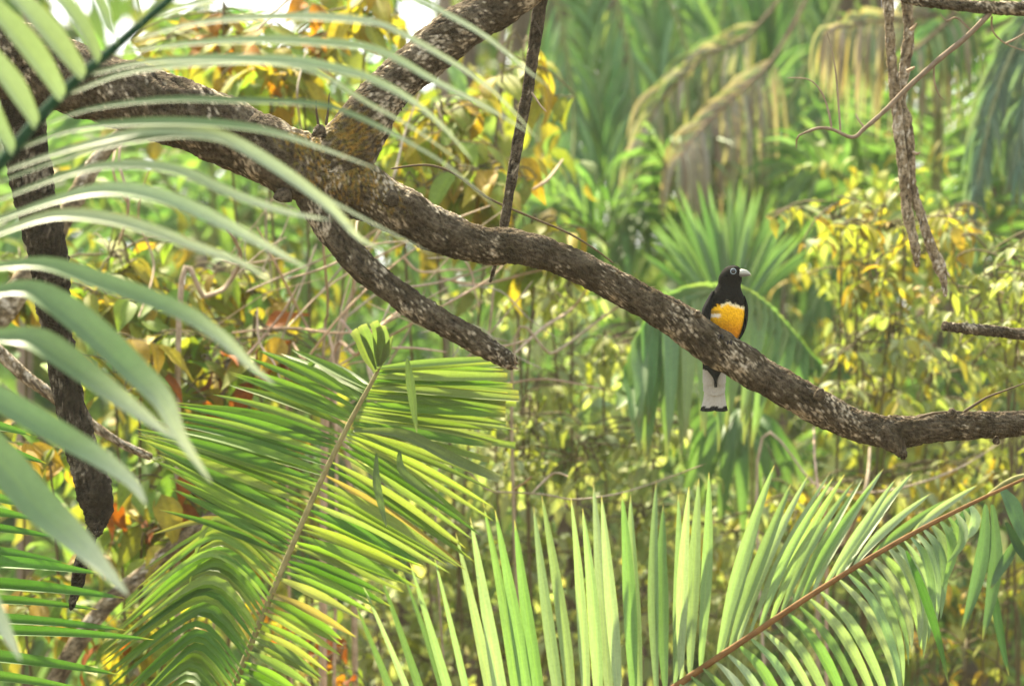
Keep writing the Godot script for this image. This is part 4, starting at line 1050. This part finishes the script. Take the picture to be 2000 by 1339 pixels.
	var bundles := [[620, 8.3, "tangle of bare tan stems below the broken branch", [0, 1, 2, 3, 5, 6, 7, 8, 9, 23, 24]], [330, 8.4, "bare tan stems among the yellow leaves at left", [4, 15, 16, 18, 19, 17, 22]], [1100, 8.5, "thin grey dry stems reaching right from the broken branch tip", [10, 11, 25, 20, 21]], [1050, 8.1, "long grey horizontal dry twig above the upright leaflets", [12, 13, 14]], [1600, 8.6, "slim grey stems below the bough's low bend", [26, 27, 28]]]
	for b in bundles:
		var foot := at(b[0], 669, b[1])
		foot.y = 0
		o = thing("dry_stems", b[2], "dry stems", foot, "bare dry stems")
		o.name = numbered("dry_shrub")
		for i in b[3]:
			var l: Array = lines[i]
			var a: Array = l[0]
			var pts := PackedVector3Array()
			var n: int = a.size() / 2
			var lowest := 0
			for k in n:
				pts.append(at(a[k * 2], a[k * 2 + 1], b[1] + 0.12 * sin(k * 1.7 + i)))
			# the lower end runs on down to the ground
			if pts[0].y > pts[n - 1].y:
				pts.reverse()
			var q := pts[0]
			var first_line: bool = i == b[3][0]
			if not first_line and (q.y > at(0, 760, b[1]).y or i in [12, 13, 14, 25, 26]):
				var rad0: float = l[1] * K * b[1] * 0.62
				part("stem", tube(pts, [rad0 * 0.7, rad0, rad0 * 0.9, rad0 * 0.5], 40, 6, 0.15, jitter(dryc, 0.2)), M.stalk, o)
				continue
			var full := PackedVector3Array([Vector3(lerpf(q.x, foot.x, 0.8), 0.0, foot.z + rr(-0.1, 0.1)), Vector3(lerpf(q.x, foot.x, 0.35), q.y * 0.55, foot.z + rr(-0.08, 0.08))])
			full.append_array(pts)
			var rad: float = l[1] * K * b[1] * 0.62
			part("stem", tube(full, [rad * 1.4, rad * 1.2, rad, rad * 0.9, rad * 0.55], 40, 6, 0.15, jitter(dryc, 0.2)), M.stalk, o)
	var tangle := thing("twig_tangle", "mesh of thin pale bare twigs behind the broken branch", "twigs", Vector3(at(700, 669, 8.45).x, 0, EYE.z - 8.45))
	part("stem", tube(PackedVector3Array([tangle.position, at(690, 1100, 8.45), at(650, 800, 8.45), at(690, 560, 8.42), at(760, 420, 8.4)]), [0.008, 0.007, 0.006, 0.004, 0.002], 40, 6, 0.15, dryc), M.stalk, tangle)
	for k in 46:
		var sx := rr(470, 1010)
		var sy := rr(430, 780)
		var an := deg_to_rad(rr(-75, 35)) if rng.randf() < 0.7 else deg_to_rad(rr(60, 120))
		var ln := rr(90, 260)
		var bend := rr(-40, 40)
		var d := rr(8.2, 8.6)
		var tw2 := trace([sx - cos(an) * ln * 0.5, sy - sin(an) * ln * 0.5, sx - cos(an) * ln * 0.15 - bend * 0.6, sy - sin(an) * ln * 0.15 + bend, sx + cos(an) * ln * 0.2, sy + sin(an) * ln * 0.2 + bend * 0.4, sx + cos(an) * ln * 0.5, sy + sin(an) * ln * 0.5], d, d + rr(-0.1, 0.1))
		var th := rr(0.0012, 0.0034)
		part("twig", tube(tw2, [th, th * 0.9, th * 0.5], 16, 5, 0.2, jitter(Color(0.40, 0.33, 0.25), 0.25)), M.stalk, tangle)
	# grey trunks in the far background
	for t in [[870, 11.5, 15, "dim brown trunk behind the broken branch"], [985, 10.8, 9, "thin straight trunk behind the upright leaflets"], [60, 10.5, 14, "slim grey trunk far left behind the rotting limb"]]:
		var foot := at(t[0], 669, t[1])
		foot.y = -0.05
		o = thing("slim_tree", t[3], "tree", foot, "slim trunks far behind")
		var top := at(t[0] + 20, -700, t[1])
		part("trunk", tube(PackedVector3Array([foot, at(t[0] - 14, 900, t[1]), at(t[0] + 6, 400, t[1]), at(t[0] - 4, 100, t[1]), top]), [t[2] * K * t[1] * 1.3, t[2] * K * t[1] * 1.1, t[2] * K * t[1], t[2] * K * t[1] * 0.8], 60, 10, 0.2, Color(0.22, 0.18, 0.14)), M.stalk, o)

# ------------------------------------------------------------------ the bird
func bird() -> void:
	var D := 7.2
	var s := K * D
	var o := thing("bird", "black headed bird with orange yellow belly and white banded tail perched on the bough", "bird", at(1412, 662, 7.2))
	# rows of the body: y, middle x, half width (px), depth of the middle (m behind the bough's axis), half depth (px)
	var rows := [
		[517.2, 1433, 0.6, 0.012, 0.6], [518.2, 1433, 6, 0.012, 6], [520, 1432.4, 10.5, 0.012, 10.5], [523, 1431.6, 14.5, 0.012, 14], [528, 1430.5, 18.2, 0.013, 17.5], [534, 1429, 20.8, 0.014, 19.5], [541, 1427.6, 22.6, 0.015, 20.5], [548, 1427, 23, 0.017, 21], [554, 1426, 22.4, 0.018, 21.5], [561, 1424, 24.2, 0.020, 23.5],
		[568, 1423, 27.2, 0.022, 26.5], [576, 1422.4, 31.2, 0.024, 30], [586, 1421, 35.5, 0.027, 33.5], [598, 1419.5, 37.8, 0.030, 35.5], [611, 1418.5, 38.8, 0.034, 36], [626, 1418, 38.5, 0.040, 35], [641, 1417.5, 36.5, 0.047, 32], [656, 1417, 32, 0.055, 28], [670, 1415, 26, 0.064, 23], [684, 1411, 20, 0.072, 17], [698, 1406, 14, 0.078, 12], [710, 1403, 8, 0.081, 7], [714, 1402, 0.5, 0.082, 0.5]]
	var nr := 150
	var nc := 96
	var p := PackedVector3Array()
	var col := PackedColorArray()
	for r in nr:
		var f := float(r) / (nr - 1)
		# denser at the crown
		var g := pow(f, 1.0) * (rows.size() - 1)
		var i := mini(int(g), rows.size() - 2)
		var u := g - i
		var v := []
		for k in 5:
			var a0: float = rows[maxi(i - 1, 0)][k]
			var a1: float = rows[i][k]
			var a2: float = rows[i + 1][k]
			var a3: float = rows[mini(i + 2, rows.size() - 1)][k]
			v.append(0.5 * (2.0 * a1 + (a2 - a0) * u + (2.0 * a0 - 5.0 * a1 + 4.0 * a2 - a3) * u * u + (3.0 * a1 - a0 - 3.0 * a2 + a3) * u * u * u))
		for c in nc:
			var a := TAU * c / nc
			var ca := cos(a)
			var sa := sin(a)
			var x: float = v[1] + maxf(v[2], 0.2) * signf(ca) * pow(absf(ca), 0.93)
			var y: float = v[0]
			# the breast bulges towards the viewer, slightly to his right
			var fluff := noise2.get_noise_3d(x * 0.35, y * 0.12, sa * 12.0)
			var w := at(x, y, D) + Vector3(0, 0, -v[3] + maxf(v[4], 0.2) * s * sa)
			var nrm := Vector3(ca, 0, sa)
			w += nrm * fluff * 0.0011
			p.append(w)
			# colours
			var nz := noise2.get_noise_3d(x * 0.45, y * 0.16, 4.0)
			var fine := noise.get_noise_3d(x * 1.1, y * 0.3, 8.0)
			var black := Color(0.0035, 0.0032, 0.0031).lerp(Color(0.0095, 0.0082, 0.0076), clampf(0.5 + fine, 0, 1))
			var line := 594.0 + 0.006 * pow(x - 1424.0, 2.0) - 5.5 * exp(-pow((x - 1420.0) / 7.0, 2.0)) + nz * 5.0
			if x < 1400:
				line += (1400 - x) * 0.25
			var cc := black
			if sa > -0.25 and x > 1381.0:
				var yel := Color(0.74, 0.43, 0.012).lerp(Color(0.66, 0.27, 0.008), smoothstep(612.0, 655.0, y + nz * 8.0))
				yel = yel.lerp(Color(yel.r * 0.72, yel.g * 0.66, yel.b), clampf(0.35 + fine * 1.8, 0, 1))
				var pale := Color(0.62, 0.56, 0.36)
				var below := yel
				if x > 1408.0:
					below = pale.lerp(yel, smoothstep(2.0, 8.0, y - line + nz * 3.0))
				# pale edge where the wing lies on the flank
				var fl := smoothstep(5.0, 2.0, absf(y - 616.0 - nz * 2.0)) * smoothstep(1411.0, 1404.0, x)
				below = below.lerp(Color(0.66, 0.62, 0.54), fl)
				var olive := smoothstep(4.0, 1.5, absf(y - 609.0 - nz)) * smoothstep(1410.0, 1402.0, x)
				below = below.lerp(Color(0.16, 0.11, 0.02), olive * 0.7)
				cc = black.lerp(below, smoothstep(-2.2, 2.6, y - line + fine * 4.0))
				if y > 676.0:
					cc = cc.lerp(black, smoothstep(676.0, 684.0, y))
			col.append(cc)
	part("body", sheet(p, nr, nc, true, col), M.feather, o)
	# wings folded along the sides
	for w in [[[1394, 568, 1387, 588, 1382, 606, 1381, 626, 1384, 650, 1391, 674], -0.012, 19, -1], [[1455, 577, 1459.5, 596, 1459.5, 616, 1457, 636, 1451, 654, 1441, 670], -0.020, 8, 1]]:
		var a: Array = w[0]
		var q := PackedVector3Array()
		var wc := PackedColorArray()
		var n := 26
		var ctrl := PackedVector3Array()
		for k in 6:
			ctrl.append(at(a[k * 2], a[k * 2 + 1], D) + Vector3(0, 0, w[1] - 0.006 * k))
		for r in n:
			var t := float(r) / (n - 1)
			var c := spline(ctrl, t)
			var ww: float = w[2] * s * sin(PI * clampf(0.06 + t * 0.93, 0.0, 1.0)) * 0.5 + 0.0006
			for k in 14:
				var b := TAU * k / 14
				q.append(c + Vector3(cos(b) * ww * (1.0 if w[3] < 0 else 0.9), 0, sin(b) * ww * 2.6) + Vector3(0.0004 * noise2.get_noise_2d(k * 9.0, t * 60.0), 0, 0))
				var gr := 0.004 + 0.005 * (0.5 + noise.get_noise_2d(k * 5.0, t * 14.0))
				wc.append(Color(gr, gr, gr * 1.08))
		part("wing", sheet(q, n, 14, true, wc), M.feather, o)
	# beak
	var bk := PackedVector3Array()
	var top := [[1446, 526.0], [1450, 525.2], [1455, 525.6], [1460, 527.6], [1464, 531.0], [1466.6, 534.6], [1468.2, 538.6]]
	var bot := [[1443, 540.0], [1449, 540.6], [1455, 540.3], [1459, 539.4], [1463, 538.2], [1466.2, 538.0], [1468.2, 538.9]]
	var nb := 25
	var bc := PackedColorArray()
	for r in nb:
		var t := float(r) / (nb - 1)
		var g := t * 6.0
		var i := mini(int(g), 5)
		var u := g - i
		var tx: float = lerpf(top[i][0], top[i + 1][0], u)
		var ty: float = lerpf(top[i][1], top[i + 1][1], u)
		var bx: float = lerpf(bot[i][0], bot[i + 1][0], u)
		var by: float = lerpf(bot[i][1], bot[i + 1][1], u)
		var half := lerpf(7.0, 0.6, pow(t, 1.2))
		var centre := at((tx + bx) / 2, (ty + by) / 2, D) + Vector3(0, 0, -0.006 + 0.006 * t)
		var upv := at(tx, ty, D) - at((tx + bx) / 2, (ty + by) / 2, D)
		for k in 20:
			var b := TAU * k / 20
			bk.append(centre + upv * cos(b) + Vector3(0, 0, half * s * sin(b)))
			# greyer lower half, yellowish tip
			var shade := Color(0.22, 0.22, 0.18) if cos(b) > -0.25 else Color(0.10, 0.105, 0.10)
			bc.append(shade.lerp(Color(0.28, 0.26, 0.09), smoothstep(0.7, 0.95, t)))
	var beak := part("beak", sheet(bk, nb, 20, true, bc), M.horn, o)
	# eye with its pale ring
	var eye_at := at(1432.4, 529.6, D) + Vector3(0, 0, -0.012 + 17.4 * s)
	var ball := SphereMesh.new()
	ball.radius = 5.0 * s
	ball.height = 10.0 * s
	ball.radial_segments = 20
	ball.rings = 12
	var ey := part("eye", ball, M.eye, o)
	ey.position += eye_at + Vector3(0, 0, -2.6 * s)
	var ring := TorusMesh.new()
	ring.inner_radius = 4.6 * s
	ring.outer_radius = 5.9 * s
	ring.rings = 32
	ring.ring_segments = 10
	var rg := MeshInstance3D.new()
	rg.name = "eye_ring"
	rg.mesh = ring
	rg.material_override = M.ring
	ey.add_child(rg, true)
	rg.transform = Transform3D(Basis(Vector3.RIGHT, PI / 2) * Basis(Vector3(0, 0, 1), 0.0), Vector3(0, 0, 2.2 * s))
	# tail feathers: [left x, right x at top, left x, right x at end, end y, depth, kind]
	var white := Color(0.40, 0.40, 0.37)
	var blackc := Color(0.013, 0.013, 0.014)
	var feathers := [
		[1381, 1402, 1372.5, 1401.5, 805.5, 0.096, 3], [1402, 1422, 1400.5, 1428, 805.5, 0.0965, 3], [1379.5, 1402, 1378.5, 1404, 776, 0.0915, 2], [1401, 1423, 1402, 1422.5, 776, 0.0920, 2], [1377.5, 1400, 1377, 1398, 754, 0.087, 1], [1403, 1423.5, 1405, 1423.5, 754, 0.0875, 1], [1383, 1418, 1399.5, 1406.5, 757, 0.083, 0]]
	for fe in feathers:
		var q := PackedVector3Array()
		var fc := PackedColorArray()
		var n := 40
		for r in n:
			var t := float(r) / (n - 1)
			var y: float = lerpf(686.0, fe[4], t)
			var flare := pow(t, 4.0) if fe[6] == 3 else t
			var lx: float = lerpf(fe[0], fe[2], flare)
			var rx: float = lerpf(fe[1], fe[3], flare)
			if fe[6] == 3 and t > 0.3:
				lx += 1.5 * sin(PI * (t - 0.3) / 0.7) if fe[0] < 1400 else 0.0
				rx -= 1.5 * sin(PI * (t - 0.3) / 0.7) if fe[0] > 1400 else 0.0
			if fe[6] == 0:
				# undertail coverts: a dark wedge that narrows
				var nar := smoothstep(0.35, 0.85, t)
				lx = lerpf(1380.0, 1400.0, nar)
				rx = lerpf(1420.0, 1406.0, nar)
			for k in 9:
				var x01 := k / 8.0
				var xx := lerpf(lx, rx, x01)
				# rounded end
				var yy := y
				if fe[6] in [1, 2]:
					var inner := x01 if fe[0] < 1400 else 1.0 - x01
					yy = y - pow(t, 6.0) * ((1.0 - inner) * (9.0 if fe[6] == 2 else 3.0) + pow(absf(x01 - 0.5) * 2.0, 4.0) * 3.0)
				elif fe[6] == 3:
					yy = y - pow(t, 6.0) * pow(absf(x01 - 0.5) * 2.0, 3.0) * 2.0
				var z: float = -fe[5] - 0.002 * pow(absf(x01 - 0.5) * 2.0, 2.0)
				q.append(at(xx, yy, D) + Vector3(0, 0, z))
				var c := white
				if fe[6] == 0 or yy < 722.0 + 4.0 * x01:
					c = blackc
				elif fe[6] == 3 and t > 0.925 - 0.01 * sin(x01 * 9.0):
					c = blackc
				else:
					var bar := 0.86 + 0.14 * sin(xx * 2.4 + yy * 1.1) * noise.get_noise_2d(xx * 0.3, yy * 0.3)
					c = Color(white.r * bar, white.g * bar, white.b * bar)
				fc.append(c)
		part("tail_feather", sheet(q, n, 9, false, fc), M.feather, o)
	# toes on the bark
	for f in [[1408, 650], [1425, 661]]:
		var ft := part("foot", tube(trace([f[0], f[1] - 4, f[0] + 1, f[1] + 2, f[0] + 2, f[1] + 5], 7.2, 7.17), [0.003, 0.003, 0.002], 8, 8, 0.0, Color(0.016, 0.015, 0.014)), M.stalk, o)
		for k in 2:
			part("toe", tube(trace([f[0] + 1, f[1] + 2, f[0] - 3 + k * 6, f[1] + 6, f[0] - 4 + k * 8, f[1] + 12], 7.185, 7.155), [0.0025, 0.0022, 0.001], 10, 8, 0.0, Color(0.016, 0.015, 0.014)), M.stalk, ft)
